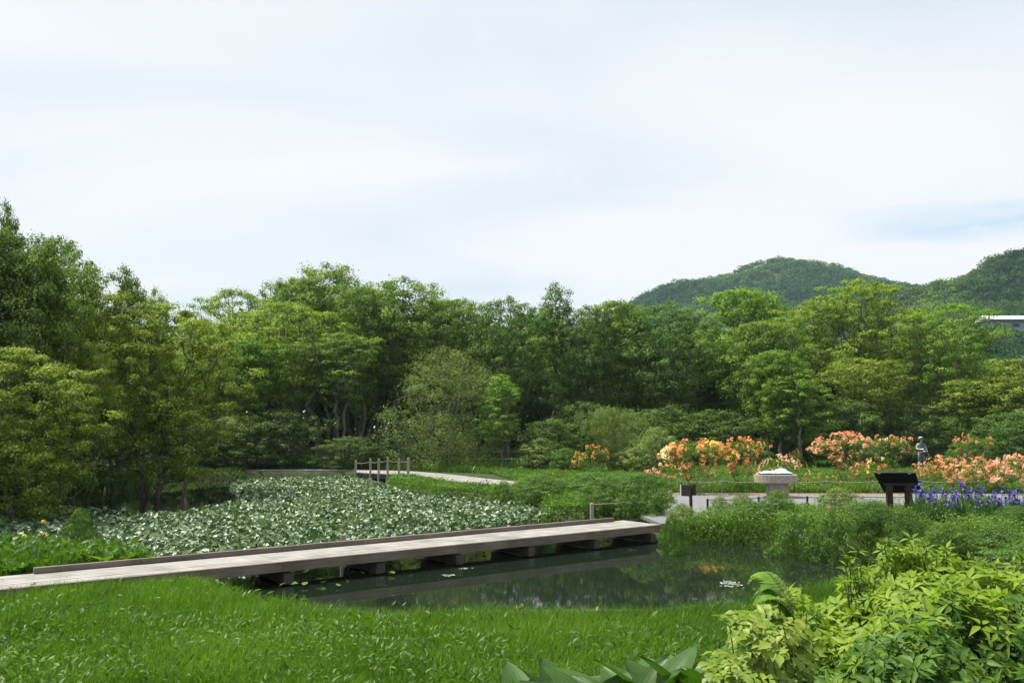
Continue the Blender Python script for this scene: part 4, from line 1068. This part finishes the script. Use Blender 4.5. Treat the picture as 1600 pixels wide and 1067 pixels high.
near_px = [(-120, 1100), (-160, 925), (0, 938), (200, 925), (300, 918), (380, 944), (480, 962), (620, 974), (760, 972), (900, 968), (1050, 962), (1150, 955), (1240, 940), (1330, 920), (1500, 898), (1500, 1100)]
NEAR = [G(x, y, -.12)[:2] for x, y in near_px]
grass('marsh_grass', NEAR, 3300, .22, .0075, 'grass', 'thick bright green marsh grass across the foreground', 81, patch=.3)
LM('straw', (.22, .19, .07), (.34, .30, .12), (.45, .40, .2), spec=.1)
grass('dry_blades', NEAR, 14, .24, .008, 'straw', 'scattered dry straw coloured blades in the foreground grass', 181)
front_px = [(-140, 1150), (-140, 960), (150, 965), (400, 985), (700, 1000), (1150, 1010), (1150, 1150)]
FRONT = [G(x, y, -.12)[:2] for x, y in front_px]
leafy('marsh_herbs', FRONT, 420, .20, .065, 'broad', 'broad leaved marsh herbs mixed into the foreground grass', 82, 'oval', 1.3, .36, zf=.2)
leafy('tall_marsh_herbs', NEAR, 34, .25, .08, 'broad', 'scattered broad leaves standing up in the foreground grass', 83, 'oval', 1.3, .36, zf=.3)
lb_px = [(-180, 915), (30, 903), (150, 893), (262, 885), (215, 872), (150, 853), (60, 846), (-80, 843), (-260, 850)]
LB = [G(x, y, 0)[:2] for x, y in [(-180, 905), (30, 895), (150, 885), (245, 879), (210, 868), (150, 858), (60, 853), (-80, 850), (-260, 855)]]
grass('bank_grass', LB, 1100, .24, .014, 'grass', 'tall grass on the left bank behind the boardwalk kerb', 84)
leafy('bank_herbs', LB, 120, .24, .14, 'broad', 'broad leaves on the left bank behind the boardwalk kerb', 85, 'oval', 1.5, .38, zf=.1)
mid_px = [(596, 762), (608, 770), (660, 779), (760, 785), (815, 792), (846, 802), (850, 812), (905, 815), (1020, 812), (1040, 796), (1046, 780), (1052, 769), (1056, 742), (980, 734), (860, 734), (760, 738), (812, 752), (800, 758), (750, 757), (700, 752), (645, 743), (612, 743)]
MID = [G(x, y)[:2] for x, y in mid_px]
FARDECK = near_e + far_e[::-1]
grass('middle_bed_grass', MID, 420, .13, .022, 'meadow', 'short bright grass around the middle garden bed', 86, clear=FARDECK)
leafy('middle_bed_plants', MID, 260, .19, .09, 'meadow', 'mixed leafy ground cover in the middle garden bed', 87, clear=FARDECK)
rb_px = [(1030, 838), (1042, 846), (1150, 849), (1290, 855), (1420, 861), (1540, 867), (1720, 867), (1720, 800), (1480, 798), (1380, 798), (1200, 802), (1100, 810), (1060, 820), (1034, 821)]
RB = [G(x, y)[:2] for x, y in rb_px]
grass('pool_bank_grass', RB, 1100, .25, .012, 'meadow', 'lush grass on the bank between pool and gravel path', 88, patch=.5)
leafy('bank_pale_leaves', RB, 150, .36, .05, 'shrublight', 'pale leaved stems scattered over the bank between pool and gravel path', 96, zf=.4)
leafy('pool_bank_herbs', RB, 760, .27, .06, 'meadow', 'dense small leaved herbs on the bank between pool and gravel path', 89, zf=.15)
fr_px = [(1046, 769.5), (1800, 770.5), (1800, 741), (1475, 739.5), (1300, 737.5), (1235, 736), (1200, 733), (980, 733), (1040, 742)]
FR = [G(x, y)[:2] for x, y in fr_px]
grass('azalea_bed_grass', FR, 420, .26, .022, 'meadow', 'bright grass beneath and between the azaleas', 90)
leafy('azalea_bed_plants', FR, 160, .30, .08, 'meadow', 'leafy ground cover beneath the azaleas', 91)
fg_px = [(385, 732.5), (560, 732.5), (640, 735), (760, 740), (980, 732.5), (1200, 732), (1300, 731.5), (1450, 733), (1800, 736.5), (1900, 725), (1900, 714), (385, 714)]
FG = [G(x, y)[:2] for x, y in fg_px]
grass('wood_edge_grass', FG, 90, .35, .05, 'herb', 'rough grass along the foot of the woods', 92)
bk = [G(x, y)[:2] for x, y in ((372, 744), (600, 744), (560, 736.2), (372, 736.2))]
grass('far_bank_grass', bk, 300, .16, .03, 'herb', 'grass on the far bank above the lilies', 93)
grass('inlet_bank_grass', [G(x, y)[:2] for x, y in ((180, 748), (300, 744), (372, 744), (385, 732.5), (180, 732.5))], 160, .3, .035, 'understory_shade', 'dark grass on the shaded bank behind the leaning tree', 97)  # grass in the darkened green, tree shade painted into its colour
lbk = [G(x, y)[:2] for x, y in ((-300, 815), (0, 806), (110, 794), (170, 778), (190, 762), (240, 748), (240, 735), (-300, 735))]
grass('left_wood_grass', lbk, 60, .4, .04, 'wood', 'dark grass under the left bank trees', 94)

# overhanging reeds at pool edge left of foreground shrub
RP = [G(x, y, -.28)[:2] for x, y in ((1290, 872), (1300, 900), (1400, 895), (1430, 868))]
grass('pool_reeds', RP, 130, .55, .012, 'meadow', 'thin reeds standing in the pool behind the foreground shrub', 95) if False else None

# ------------------------------------------------------------------ broad leaved marsh plants (skunk cabbage)
def rosette(seed, nl, L, W, up, cm='cabbage'):
    r = np.random.default_rng(seed); root = empty('skunk_cabbage', (0, 0, -500))
    for i in range(nl):
        th = i * 2.4 + r.uniform(-.3, .3); t0 = i / nl
        o_ = np.array([math.cos(th), math.sin(th), 0.]); el = up * (1.12 - .35 * t0) + r.uniform(-.1, .1)
        D = unit(o_ * math.cos(el) + np.array([0, 0, 1.]) * math.sin(el)); l = L * r.uniform(.75, 1.1); w = W * r.uniform(.8, 1.15)
        K, J = 18, 15; t = np.linspace(0, 1, K)[:, None]; s = np.linspace(-1, 1, J)[None]
        pr = np.sin(np.clip(t, 0, 1) ** 1.05 * math.pi) ** .62 + .06 * (1 - t); pr = np.clip(pr, .0, 1)
        pr[-1] = 0.0
        S_ = unit(np.cross(D, [0, 0, 1.])); N_ = np.cross(S_, D)
        bend = r.uniform(.35, .85)
        C = D[None, None] * (l * t)[..., None] - N_[None, None] * (l * bend * t ** 2.2)[..., None]
        side = (w * .5 * pr * s)
        cup = (np.abs(s) ** 1.5 * w * .22 * pr) + .022 * np.cos(s * 22) * pr * w * (1 - .5 * np.abs(s)) + .02 * w * np.sin(t * 14 + i) * np.abs(s) + .05 * w * np.sin(t * 5 + i * 2) * s
        V = C + S_[None, None] * side[..., None] + N_[None, None] * cup[..., None]
        V = V.reshape(-1, 3) + o_ * .03
        ii = np.arange(K * J).reshape(K, J); Fc = np.stack([ii[:-1, :-1], ii[:-1, 1:], ii[1:, 1:], ii[1:, :-1]], -1).reshape(-1, 4)
        rib = np.tile((np.arange(J - 1) % 2) * .30 - .12, K - 1) + r.normal(0, .05, (K - 1) * (J - 1))
        mk('leaf', V, Fc, cm, root, rnd=np.clip(.25 + .5 * r.random() + rib, 0, 1), smooth=True)
    return root
ca = rosette(301, 14, .68, .36, 1.25); cb = rosette(302, 13, .62, .34, 1.2)
CB = [(0, 828, 1040, 5.9, 'leftmost broad leaved plant at the bottom edge of the photo'), (1, 882, 1030, 6.1, 'second broad leaved plant from the left at the bottom edge'),
      (0, 935, 1036, 5.8, 'broad leaved plant in the middle of the bottom edge row'), (1, 985, 1024, 6.0, 'fourth broad leaved plant from the left at the bottom edge'),
      (0, 1030, 1010, 6.2, 'large leaved plant left of the yellow green foliage at the bottom edge'), (1, 1085, 1008, 6.1, 'tallest broad leaved plant touching the yellow green foliage at the bottom edge')]
for i, (kk, px, ty, yy, lab) in enumerate(CB):
    o = (ca, cb)[kk] if i < 2 else dup((ca, cb)[kk]); q = at(px, ty + 14, yy); z0 = float(land(q[0], q[1])[0]); s_ = (q[2] - z0) / .60
    o.location = (q[0], q[1], z0); o.rotation_euler = (0, 0, i * 1.9); o.scale = (s_, s_, s_); tag(o, lab, 'plant')
for i, (px, py, h, lab) in enumerate([(165, 884, .36, 'broad leaved plant with a folded yellow leaf behind the boardwalk kerb'), (125, 878, .28, 'broad leaved plant left of the folded leaf plant behind the kerb'),
      (205, 880, .28, 'broad leaved plant right of the folded leaf plant behind the kerb'), (30, 892, .28, 'broad leaved plant behind the left end of the kerb'), (15, 868, .34, 'yellow green broad leaved plant at the left edge by the lilies'), (236, 878, .22, 'small broad leaved plant nearest the lilies behind the kerb')]):
    o = dup(ca if i % 2 else cb); g = G(px, py); s_ = h / .78; o.location = (g[0], g[1], float(land(g[0], g[1])[0])); o.rotation_euler = (0, 0, i * 2.1 + 1); o.scale = (s_, s_, s_); tag(o, lab, 'plant')
    for c in o.children:
        c.material_slots[0].link = 'OBJECT'; c.material_slots[0].material = M['grass']

# ------------------------------------------------------------------ foreground foliage shrubs
def foliage_mound(name, pts, nrm, nlf, ll, lw, matf, seed, label, prof='lance', base=None, stem=True, tone=None, cat='shrub', out=.35, whorl=True):
    """palmate leaf whorls at pts (world), stems running down to base points"""
    r = np.random.default_rng(seed); n = len(pts)
    b0 = np.mean(pts, 0); gx0, gy0 = b0[0], b0[1]; gz = float(land(gx0, gy0)[0])
    root = empty(name, (gx0, gy0, gz), 0, label, cat)
    org = np.array([gx0, gy0, gz])
    ci = np.repeat(np.arange(n), nlf)
    az = (np.tile(np.arange(nlf), n) / nlf * 6.283 + r.random(n)[ci] * 6.28)[:, None] + r.normal(0, .12, (n * nlf, 1))
    N0 = unit(nrm + r.normal(0, .28, nrm.shape)); u = unit(np.cross(N0, r.normal(0, 1, N0.shape))); v = np.cross(N0, u)
    if whorl:
        D = unit(u[ci] * np.cos(az) + v[ci] * np.sin(az) + N0[ci] * r.uniform(-.15, .45, (len(ci), 1))); P = pts[ci] + D * .012
    else:
        # pinnate: leaflets in pairs along a short axis
        k_ = np.tile(np.arange(nlf), n); sd = np.where(k_ % 2 == 0, 1, -1)[:, None]; tt = (k_ // 2 / (nlf / 2))[:, None]
        P = pts[ci] + u[ci] * (tt - .5) * ll * 2.2; D = unit(v[ci] * sd + u[ci] * .5 + N0[ci] * r.uniform(-.2, .3, (len(ci), 1)))
    sz = r.uniform(.7, 1.2, n)[ci] * r.uniform(.8, 1.15, len(ci))
    Nl = unit(N0[ci] + r.normal(0, .18, (len(ci), 3)))
    V, Fc, k = shaped(P - org, D, Nl, ll * sz, ll * sz * lw, prof, r.uniform(.05, .4, len(ci)), .16, .08, r)
    tn = (tone if tone is not None else r.random(n)); rn = np.repeat(np.clip(tn[ci] + r.normal(0, .1, len(ci)), 0, 1), k)
    mats = matf if isinstance(matf, list) else [(matf, np.ones(n, bool))]
    nf = k
    for mname, mask in mats:
        sel = mask[ci]
        if not sel.any(): continue
        li = np.where(sel)[0]
        vidx = (li[:, None] * (len(PROF[prof]) * 3) + np.arange(len(PROF[prof]) * 3)[None]).ravel()
        remap = np.full(len(V), -1); remap[vidx] = np.arange(len(vidx))
        fi = (li[:, None] * nf + np.arange(nf)[None]).ravel()
        mk('young_leaves' if mname in ('newgrowth',) else 'leaves', V[vidx], remap[Fc[fi]], mname, root, rnd=rn[fi], smooth=True)
    if stem:
        mb = MB()
        for i in r.choice(n, min(n, 260), replace=False):
            p = pts[i] - org; bpt = np.array([p[0] * .55 + r.normal(0, .08), p[1] * .55 + r.normal(0, .08), 0.])
            m_ = (p + bpt) / 2 + r.normal(0, .05, 3); mb.tube([bpt, m_, p - N0[i] * .02, p], [.007, .005, .0035, .002], 5, False)
        mb.build('stems', 'stem', root)
    return root
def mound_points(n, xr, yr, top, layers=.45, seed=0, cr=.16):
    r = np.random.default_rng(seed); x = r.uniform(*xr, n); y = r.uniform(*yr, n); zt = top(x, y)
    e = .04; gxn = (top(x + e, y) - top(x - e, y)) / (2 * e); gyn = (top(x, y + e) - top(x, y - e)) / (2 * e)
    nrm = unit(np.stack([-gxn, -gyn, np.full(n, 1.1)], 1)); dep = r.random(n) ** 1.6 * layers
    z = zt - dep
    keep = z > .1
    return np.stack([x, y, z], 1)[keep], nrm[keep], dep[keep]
# main shrub
def top_main(x, y):
    px = 800 + x / y * F
    sil = np.interp(px, [1150, 1185, 1240, 1290, 1330, 1370, 1420, 1465, 1500, 1545, 1600, 1700], [985, 958, 928, 908, 880, 866, 868, 868, 888, 892, 888, 886])
    z = CH - (sil + 17 - 673) / F * 5.3
    prof = np.clip(1 - ((y - 5.3) / 2.0) ** 2 * (y < 5.3) - ((y - 5.3) / 1.1) ** 2 * (y > 5.3), 0, 1) ** .6
    lump = (vnoise(x, y, .42, 41) - .5) * .40 + (vnoise(x, y, .2, 42) - .5) * .12
    edge = np.clip((px - 1150) / 70, 0, 1) ** .5
    return z * prof * edge + lump
pts, nrm, dep = mound_points(5200, (1.2, 4.4), (3.7, 6.1), top_main, .55, 401)
px = 800 + pts[:, 0] / pts[:, 1] * F; k_ = px > 1165; pts, nrm, dep = pts[k_], nrm[k_], dep[k_]
nrm = unit(nrm + [0, -.25, .1])
r = np.random.default_rng(402)
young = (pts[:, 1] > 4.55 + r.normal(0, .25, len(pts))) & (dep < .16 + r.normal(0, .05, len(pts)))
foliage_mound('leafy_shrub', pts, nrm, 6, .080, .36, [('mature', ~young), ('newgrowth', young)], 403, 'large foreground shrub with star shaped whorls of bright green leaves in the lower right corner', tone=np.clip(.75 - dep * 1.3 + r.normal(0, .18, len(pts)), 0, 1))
# tall shoots above it
sh = []
for (px_, ty_, by_) in ((1325, 866, 905), (1385, 850, 890), (1418, 846, 880), (1465, 858, 890), (1475, 866, 893), (1512, 876, 900), (1340, 885, 915), (1545, 880, 905), (1592, 872, 900), (1400, 862, 890), (1440, 856, 885)):
    for t in np.linspace(0, 1, 7):
        q = at(px_ + (t - .5) * 8, by_ + (ty_ - by_) * t, 5.25); sh.append(q)
sh = np.array(sh) + r.normal(0, .02, (len(sh), 3)); 
foliage_mound('leafy_shoot', sh, np.tile([0., -.3, 1.], (len(sh), 1)), 5, .065, .30, 'newgrowth', 404, 'thin young shoots standing above the large foreground shrub', tone=r.random(len(sh)), cat='shoots')
# yellow-green shrub
def top_lime(x, y):
    px = 800 + x / y * F
    sil = np.interp(px, [1090, 1110, 1130, 1160, 1190, 1215, 1240, 1265, 1290], [1075, 1020, 985, 950, 930, 945, 985, 1030, 1075])
    z = CH - (sil - 673) / F * 4.7
    prof = np.clip(1 - ((y - 4.7) / 1.6) ** 2 * (y < 4.7) - ((y - 4.7) / .6) ** 2 * (y > 4.7), 0, 1) ** .7
    return z * prof + (vnoise(x, y, .2, 51) - .5) * .34
pts, nrm, dep = mound_points(620, (.85, 1.85), (3.9, 5.1), top_lime, .6, 411)
px = 800 + pts[:, 0] / pts[:, 1] * F; k_ = (px > 1095) & (px < 1290) & (pts[:, 2] > .35); pts, nrm, dep = pts[k_], nrm[k_], dep[k_]
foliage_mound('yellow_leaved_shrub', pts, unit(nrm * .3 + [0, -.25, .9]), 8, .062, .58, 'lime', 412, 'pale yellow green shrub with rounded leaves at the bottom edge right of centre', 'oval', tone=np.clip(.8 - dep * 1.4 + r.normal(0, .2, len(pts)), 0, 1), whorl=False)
# arching fern between the two shrubs
ff = fern(413, 4, .62, up=1.15, dirs=[2.8, 3.3, 2.3, 3.0])
q = at(1262, 1010, 4.9); z0 = float(land(q[0], q[1])[0])
ff.location = (q[0], q[1], q[2] - .02); ff.scale = (1.15, 1.15, .95)
tag(ff, 'arching fern fronds between the yellow green shrub and the large foreground shrub', 'fern')
mb = MB(); mb.tube([(0, 0, -(q[2] - .02 - z0) / .95), (.01, .01, .0)], .015, 6); mb.build('root_stalk', 'stem', ff)

# ------------------------------------------------------------------ the walker
g = G(1440.5, 734)
per = empty('person', (g[0], g[1], 0.016), R(0), 'walker in teal vest, grey trousers and brimmed hat standing on the far path', 'person')
def skin_obj(name, verts, edges, radii, material, parent, root=0, sub=2):
    me = bpy.data.meshes.new(name); me.from_pydata(verts, edges, []); me.update()
    o = bpy.data.objects.new(name, me); COL.objects.link(o); o.parent = parent
    md = o.modifiers.new('skin', 'SKIN'); 
    for i, rr in enumerate(radii):
        me.skin_vertices[0].data[i].radius = rr if isinstance(rr, tuple) else (rr, rr)
    me.skin_vertices[0].data[root].use_root = True
    md.use_smooth_shade = True; sb_ = o.modifiers.new('sub', 'SUBSURF'); sb_.levels = sub; sb_.render_levels = sub
    me.materials.append(M[material]); return o
J = {'pel': (0, 0, .86), 'waist': (0, 0, .98), 'chest': (0, -.01, 1.20), 'neck': (0, -.02, 1.34), 'neck2': (-.005, -.045, 1.40), 'head': (-.01, -.065, 1.47), 'crown': (-.01, -.06, 1.56),
     'shL': (-.16, -.01, 1.28), 'elL': (-.24, -.03, 1.05), 'wrL': (-.20, -.24, 1.02), 'shR': (.16, 0, 1.28), 'elR': (.25, .0, 1.05), 'wrR': (.30, -.07, .84),
     'hpL': (-.085, 0, .82), 'knL': (-.10, -.03, .46), 'anL': (-.10, .0, .09), 'toL': (-.11, -.15, .035), 'hpR': (.085, 0, .82), 'knR': (.10, -.05, .46), 'anR': (.11, .0, .09), 'toR': (.12, -.15, .035)}
ks_ = list(J); ix = {k: i for i, k in enumerate(ks_)}
E = [('pel', 'waist'), ('waist', 'chest'), ('chest', 'neck'), ('neck', 'neck2'), ('neck2', 'head'), ('head', 'crown'), ('chest', 'shL'), ('shL', 'elL'), ('elL', 'wrL'), ('chest', 'shR'), ('shR', 'elR'), ('elR', 'wrR'),
     ('pel', 'hpL'), ('hpL', 'knL'), ('knL', 'anL'), ('anL', 'toL'), ('pel', 'hpR'), ('hpR', 'knR'), ('knR', 'anR'), ('anR', 'toR')]
RD = {'pel': .12, 'waist': .11, 'chest': (.14, .10), 'neck': .055, 'neck2': .05, 'head': (.085, .095), 'crown': .07, 'shL': .055, 'elL': .042, 'wrL': .028, 'shR': .055, 'elR': .042, 'wrR': .028,
      'hpL': .085, 'knL': .06, 'anL': .04, 'toL': .035, 'hpR': .085, 'knR': .06, 'anR': .04, 'toR': .035}
skin_obj('body', [J[k] for k in ks_], [(ix[a], ix[b]) for a, b in E], [RD[k] for k in ks_], 'skin', per)
def sub(name, keys, edges, radii, material, adj=None):
    vs = [tuple(np.array(J[k]) if isinstance(k, str) else k) for k in keys]
    return skin_obj(name, vs, edges, radii, material, per)
sub('trousers', [(0, 0, .82), (0, 0, .88), 'hpL', 'knL', (-.10, 0, .12), 'hpR', 'knR', (.11, 0, .12)], [(0, 1), (0, 2), (2, 3), (3, 4), (0, 5), (5, 6), (6, 7)], [(.15, .13), (.12, .11), .11, .082, .07, .11, .082, .07], 'trouser')
sub('shirt', ['waist', 'chest', 'neck', 'shL', 'elL', (-.21, -.19, 1.025), 'shR', 'elR', (.29, -.055, .88)], [(0, 1), (1, 2), (1, 3), (3, 4), (4, 5), (1, 6), (6, 7), (7, 8)], [.10, (.10, .09), .05, .05, .042, .036, .05, .042, .036], 'shirt')
sub('vest', [(0, 0, .90), (0, 0, 1.0), (0, -.01, 1.18), (0, -.01, 1.33)], [(0, 1), (1, 2), (2, 3)], [(.20, .20), (.19, .19), (.21, .20), (.17, .15)], 'teal')
for sgn, k in ((-1, 'toL'), (1, 'toR')):
    a = J['anL' if sgn < 0 else 'anR']; sub('shoe', [(a[0], .04, .055), (a[0], -.06, .05), (a[0] + .01 * sgn, -.17, .04)], [(0, 1), (1, 2)], [(.05, .045), (.05, .045), (.045, .035)], 'shoe')
# hat
mb = MB(); hc = np.array([-.01, -.065, 0])
mb.tube([hc + [0, -.03, 1.495], hc + [0, -.02, 1.53], hc + [0, 0, 1.545], hc + [0, .0, 1.60], hc + [0, .005, 1.635], hc + [0, .005, 1.645]], [.175, .15, .115, .105, .075, .01], 20, False)
mb.build('hat', 'hat', per, smooth=True)
mb = MB(); mb.tube([hc + [0, .03, 1.49], hc + [0, .045, 1.42], hc + [0, .045, 1.39]], [.085, .085, .04], 12); mb.build('hair', 'hair', per, smooth=True)
for sx_ in (-.032, .032):
    mb = MB(); mb.tube([(sx_ - .01 - .008, -.158, 1.462), (sx_ - .01 + .008, -.158, 1.462)], .008, 6); mb.build('eye', 'hair', per)
mb = MB(); mb.tube([(-.01, -.155, 1.46), (-.01, -.178, 1.435)], [.008, .014], 6); mb.build('nose', 'skin', per)
mb = MB(); mb.tube([(-.032, -.152, 1.405), (.012, -.152, 1.405)], .006, 6); mb.build('mouth', 'pouchdark', per)
def hand(w, d, nrm_, parent):
    w = np.array(w); d = unit(np.array(d, float)); nn = unit(np.array(nrm_, float)); s = np.cross(d, nn)
    vs = [tuple(w), tuple(w + d * .05)]; es = [(0, 1)]; rd = [.024, .030]
    for i, l in enumerate((.055, .068, .062, .045)):
        b = w + d * .075 + s * (.027 - .018 * i); m_ = b + d * l * .5 - nn * .008; t = b + d * l * .85 - nn * .028
        j = len(vs); vs += [tuple(b), tuple(m_), tuple(t)]; es += [(1, j), (j, j + 1), (j + 1, j + 2)]; rd += [.0105, .009, .008]
    j = len(vs); vs += [tuple(w + d * .03 + s * .036), tuple(w + d * .06 + s * .052 - nn * .015)]; es += [(1, j), (j, j + 1)]; rd += [.012, .0095]
    skin_obj('hand', vs, es, rd, 'skin', parent, 0, 1)
hand((-.20, -.26, 1.02), (.35, -.7, .05), (0, .1, 1), per)
hand((.305, -.08, .82), (.1, -.15, -1), (-1, 0, 0), per)
lf_ = empty('leaflet', (g[0] - .14, g[1] - .36, 1.04), R(-10), 'pale leaflet held open in front of the walker', 'leaflet')
mb = MB(); mb.add([(-.13, -.05, 0), (.0, -.06, -.015), (.0, .12, .03), (-.13, .13, .045), (.15, -.05, .005), (.15, .13, .05),
                   (-.13, -.05, -.004), (.0, -.06, -.019), (.0, .12, .026), (-.13, .13, .041), (.15, -.05, .001), (.15, .13, .046)],
                  [(0, 1, 2, 3), (1, 4, 5, 2), (9, 8, 7, 6), (8, 11, 10, 7), (0, 6, 7, 1), (1, 7, 10, 4), (4, 10, 11, 5), (5, 11, 8, 2), (2, 8, 9, 3), (3, 9, 6, 0)]); mb.build('pages', 'paper', lf_); lf_.scale = (.7, .7, .7)
wb = empty('waist_pouch', (g[0] + .05, g[1] - .24, .88), 0, 'small white topped pouch worn at the front of the walker waist', 'pouch')
mb = MB(); mb.box((0, 0, 0), (.17, .08, .09)); mb.build('bag', 'pouchdark', wb, bevel=.02)
mb = MB(); mb.box((0, -.005, .05), (.11, .09, .05)); mb.build('flap', 'pouch', wb, bevel=.02)

# ------------------------------------------------------------------ haze
m, nt, ns, lk = mat('haze_air'); v = ns.new('ShaderNodeVolumePrincipled'); v.inputs['Color'].default_value = (.62, .80, 1, 1)
v.inputs['Density'].default_value = HAZE; v.inputs['Anisotropy'].default_value = .0
lk.new(v.outputs[0], ns.new('ShaderNodeOutputMaterial').inputs['Volume']); M['haze'] = m
hz = MB(); hz.box((0, 1600, 124.5), (5400, 4200, 253)); tag(hz.build('haze', 'haze'), 'thin pale air between the viewer and the hills', kind='stuff')
# ------------------------------------------------------------------ sun, sky, camera
AZ, EL = R(-68), R(64)   # sun beyond the wood, a little to the left
sd = Vector((math.sin(AZ) * math.cos(EL), math.cos(AZ) * math.cos(EL), math.sin(EL)))
L = bpy.data.lights.new('sun', 'SUN'); L.energy = 5.0; L.angle = R(1.2); L.color = (1, .955, .88)
lo_ = bpy.data.objects.new('sun', L); COL.objects.link(lo_); lo_.rotation_euler = sd.to_track_quat('Z', 'Y').to_euler()
w = bpy.data.worlds.new('World'); SC.world = w; w.use_nodes = True; nt = w.node_tree; ns = nt.nodes; lk = nt.links; ns.clear()
sky = node(ns, 'ShaderNodeTexSky', sky_type='NISHITA', sun_disc=False); sky.sun_elevation = EL; sky.sun_rotation = AZ
tc = ns.new('ShaderNodeTexCoord'); sep = ns.new('ShaderNodeSeparateXYZ'); lk.new(tc.outputs['Generated'], sep.inputs[0])
def mth(op, a, b=None, c=None, clamp=False):
    n = node(ns, 'ShaderNodeMath', operation=op, use_clamp=clamp)
    for i, v in enumerate((a, b, c)):
        if v is None: continue
        if isinstance(v, (int, float)): n.inputs[i].default_value = v
        else: lk.new(v, n.inputs[i])
    return n.outputs[0]
zz = mth('ADD', mth('MAXIMUM', sep.outputs[2], 0), .22)
cx = mth('DIVIDE', sep.outputs[0], zz); cy = mth('DIVIDE', sep.outputs[1], zz)
cmb = ns.new('ShaderNodeCombineXYZ'); lk.new(cx, cmb.inputs[0]); lk.new(mth('MULTIPLY', cy, 1.7), cmb.inputs[1])
mp = ns.new('ShaderNodeMapping'); mp.inputs['Rotation'].default_value = (0, 0, R(-16)); lk.new(cmb.outputs[0], mp.inputs[0])
n1 = ns.new('ShaderNodeTexNoise'); n1.inputs['Scale'].default_value = .9; n1.inputs['Detail'].default_value = 4; n1.inputs['Roughness'].default_value = .42; n1.inputs['Distortion'].default_value = .5
lk.new(mp.outputs[0], n1.inputs[0])
r1 = ramp(ns, [(.30, (.73, .83, .90)), (.44, (.86, .91, .945)), (.58, (.97, .975, .985))]); lk.new(n1.outputs[0], r1.inputs[0])
def dirmask(px, py, w0, w1):
    d = unit(ray(px, py)); vm = node(ns, 'ShaderNodeVectorMath', operation='DOT_PRODUCT'); nrm_ = node(ns, 'ShaderNodeVectorMath', operation='NORMALIZE')
    lk.new(tc.outputs['Generated'], nrm_.inputs[0]); lk.new(nrm_.outputs[0], vm.inputs[0]); vm.inputs[1].default_value = tuple(d)
    mr = node(ns, 'ShaderNodeMapRange', interpolation_type='SMOOTHSTEP'); mr.inputs[1].default_value = math.cos(w0); mr.inputs[2].default_value = math.cos(w1)
    lk.new(vm.outputs['Value'], mr.inputs[0]); return mr.outputs[0]
# thin blue gap low on the right
n2 = ns.new('ShaderNodeTexNoise'); n2.inputs['Scale'].default_value = 5; n2.inputs['Detail'].default_value = 6
mp2 = ns.new('ShaderNodeMapping'); mp2.inputs['Scale'].default_value = (1, 1, 7); lk.new(tc.outputs['Generated'], mp2.inputs[0]); lk.new(mp2.outputs[0], n2.inputs[0])
zb_ = unit(ray(1560, 336))[2]
band = mth('SUBTRACT', 1, mth('MULTIPLY', mth('ABSOLUTE', mth('SUBTRACT', mth('ADD', sep.outputs[2], mth('MULTIPLY', mth('SUBTRACT', n2.outputs[0], .5), .06)), float(zb_))), 42), clamp=True)
gap = mth('MULTIPLY', mth('MULTIPLY', band, dirmask(1640, 336, .22, .05)), 1.0, clamp=True)
mxb = node(ns, 'ShaderNodeMix', data_type='RGBA'); lk.new(gap, mxb.inputs[0]); lk.new(r1.outputs[0], mxb.inputs[6]); mxb.inputs[7].default_value = (.62, .79, .93, 1)
# small cumulus heads on the skyline
n3 = ns.new('ShaderNodeTexNoise'); n3.inputs['Scale'].default_value = 26; n3.inputs['Detail'].default_value = 5; lk.new(tc.outputs['Generated'], n3.inputs[0])
cm_ = mth('MAXIMUM', dirmask(985, 470, .034, .012), dirmask(915, 476, .036, .010))
cf = node(ns, 'ShaderNodeMapRange', interpolation_type='SMOOTHSTEP'); cf.inputs[1].default_value = .62; cf.inputs[2].default_value = .80
lk.new(mth('ADD', mth('MULTIPLY', cm_, .22), n3.outputs[0]), cf.inputs[0])
mxc = node(ns, 'ShaderNodeMix', data_type='RGBA'); lk.new(mth('MULTIPLY', cf.outputs[0], .9), mxc.inputs[0]); lk.new(mxb.outputs[2], mxc.inputs[6]); mxc.inputs[7].default_value = (.95, .955, .985, 1)
# cloud radiance is about ten times the unit colour before the 0.1 strength
sc10 = node(ns, 'ShaderNodeVectorMath', operation='SCALE'); lk.new(mxc.outputs[2], sc10.inputs[0]); sc10.inputs['Scale'].default_value = 6.3
fin = node(ns, 'ShaderNodeMix', data_type='RGBA'); fin.inputs[0].default_value = .95; lk.new(sky.outputs[0], fin.inputs[6]); lk.new(sc10.outputs[0], fin.inputs[7])
bg = ns.new('ShaderNodeBackground'); bg.inputs[1].default_value = .1; lk.new(fin.outputs[2], bg.inputs[0])
ow = ns.new('ShaderNodeOutputWorld'); lk.new(bg.outputs[0], ow.inputs[0])

cam = bpy.data.cameras.new('camera'); co = bpy.data.objects.new('camera', cam); COL.objects.link(co)
cam.lens = F / 1600 * 36; cam.sensor_width = 36; cam.clip_end = 6000; cam.clip_start = .05
co.location = (0, 0, CH); co.rotation_euler = (math.pi / 2 + PITCH, 0, 0); SC.camera = co

# unused prototypes are removed
for k, o in PROTO.items():
    if k not in USED:
        for c in list(o.children): bpy.data.objects.remove(c)
        bpy.data.objects.remove(o)
SC.view_settings.view_transform = 'Standard'; SC.view_settings.look = 'None'; SC.view_settings.exposure = .70; SC.view_settings.gamma = 1
SC.cycles.max_bounces = 6; SC.cycles.diffuse_bounces = 3; SC.cycles.glossy_bounces = 3; SC.cycles.transmission_bounces = 4; SC.cycles.volume_bounces = 0
SC.cycles.sample_clamp_indirect = 6
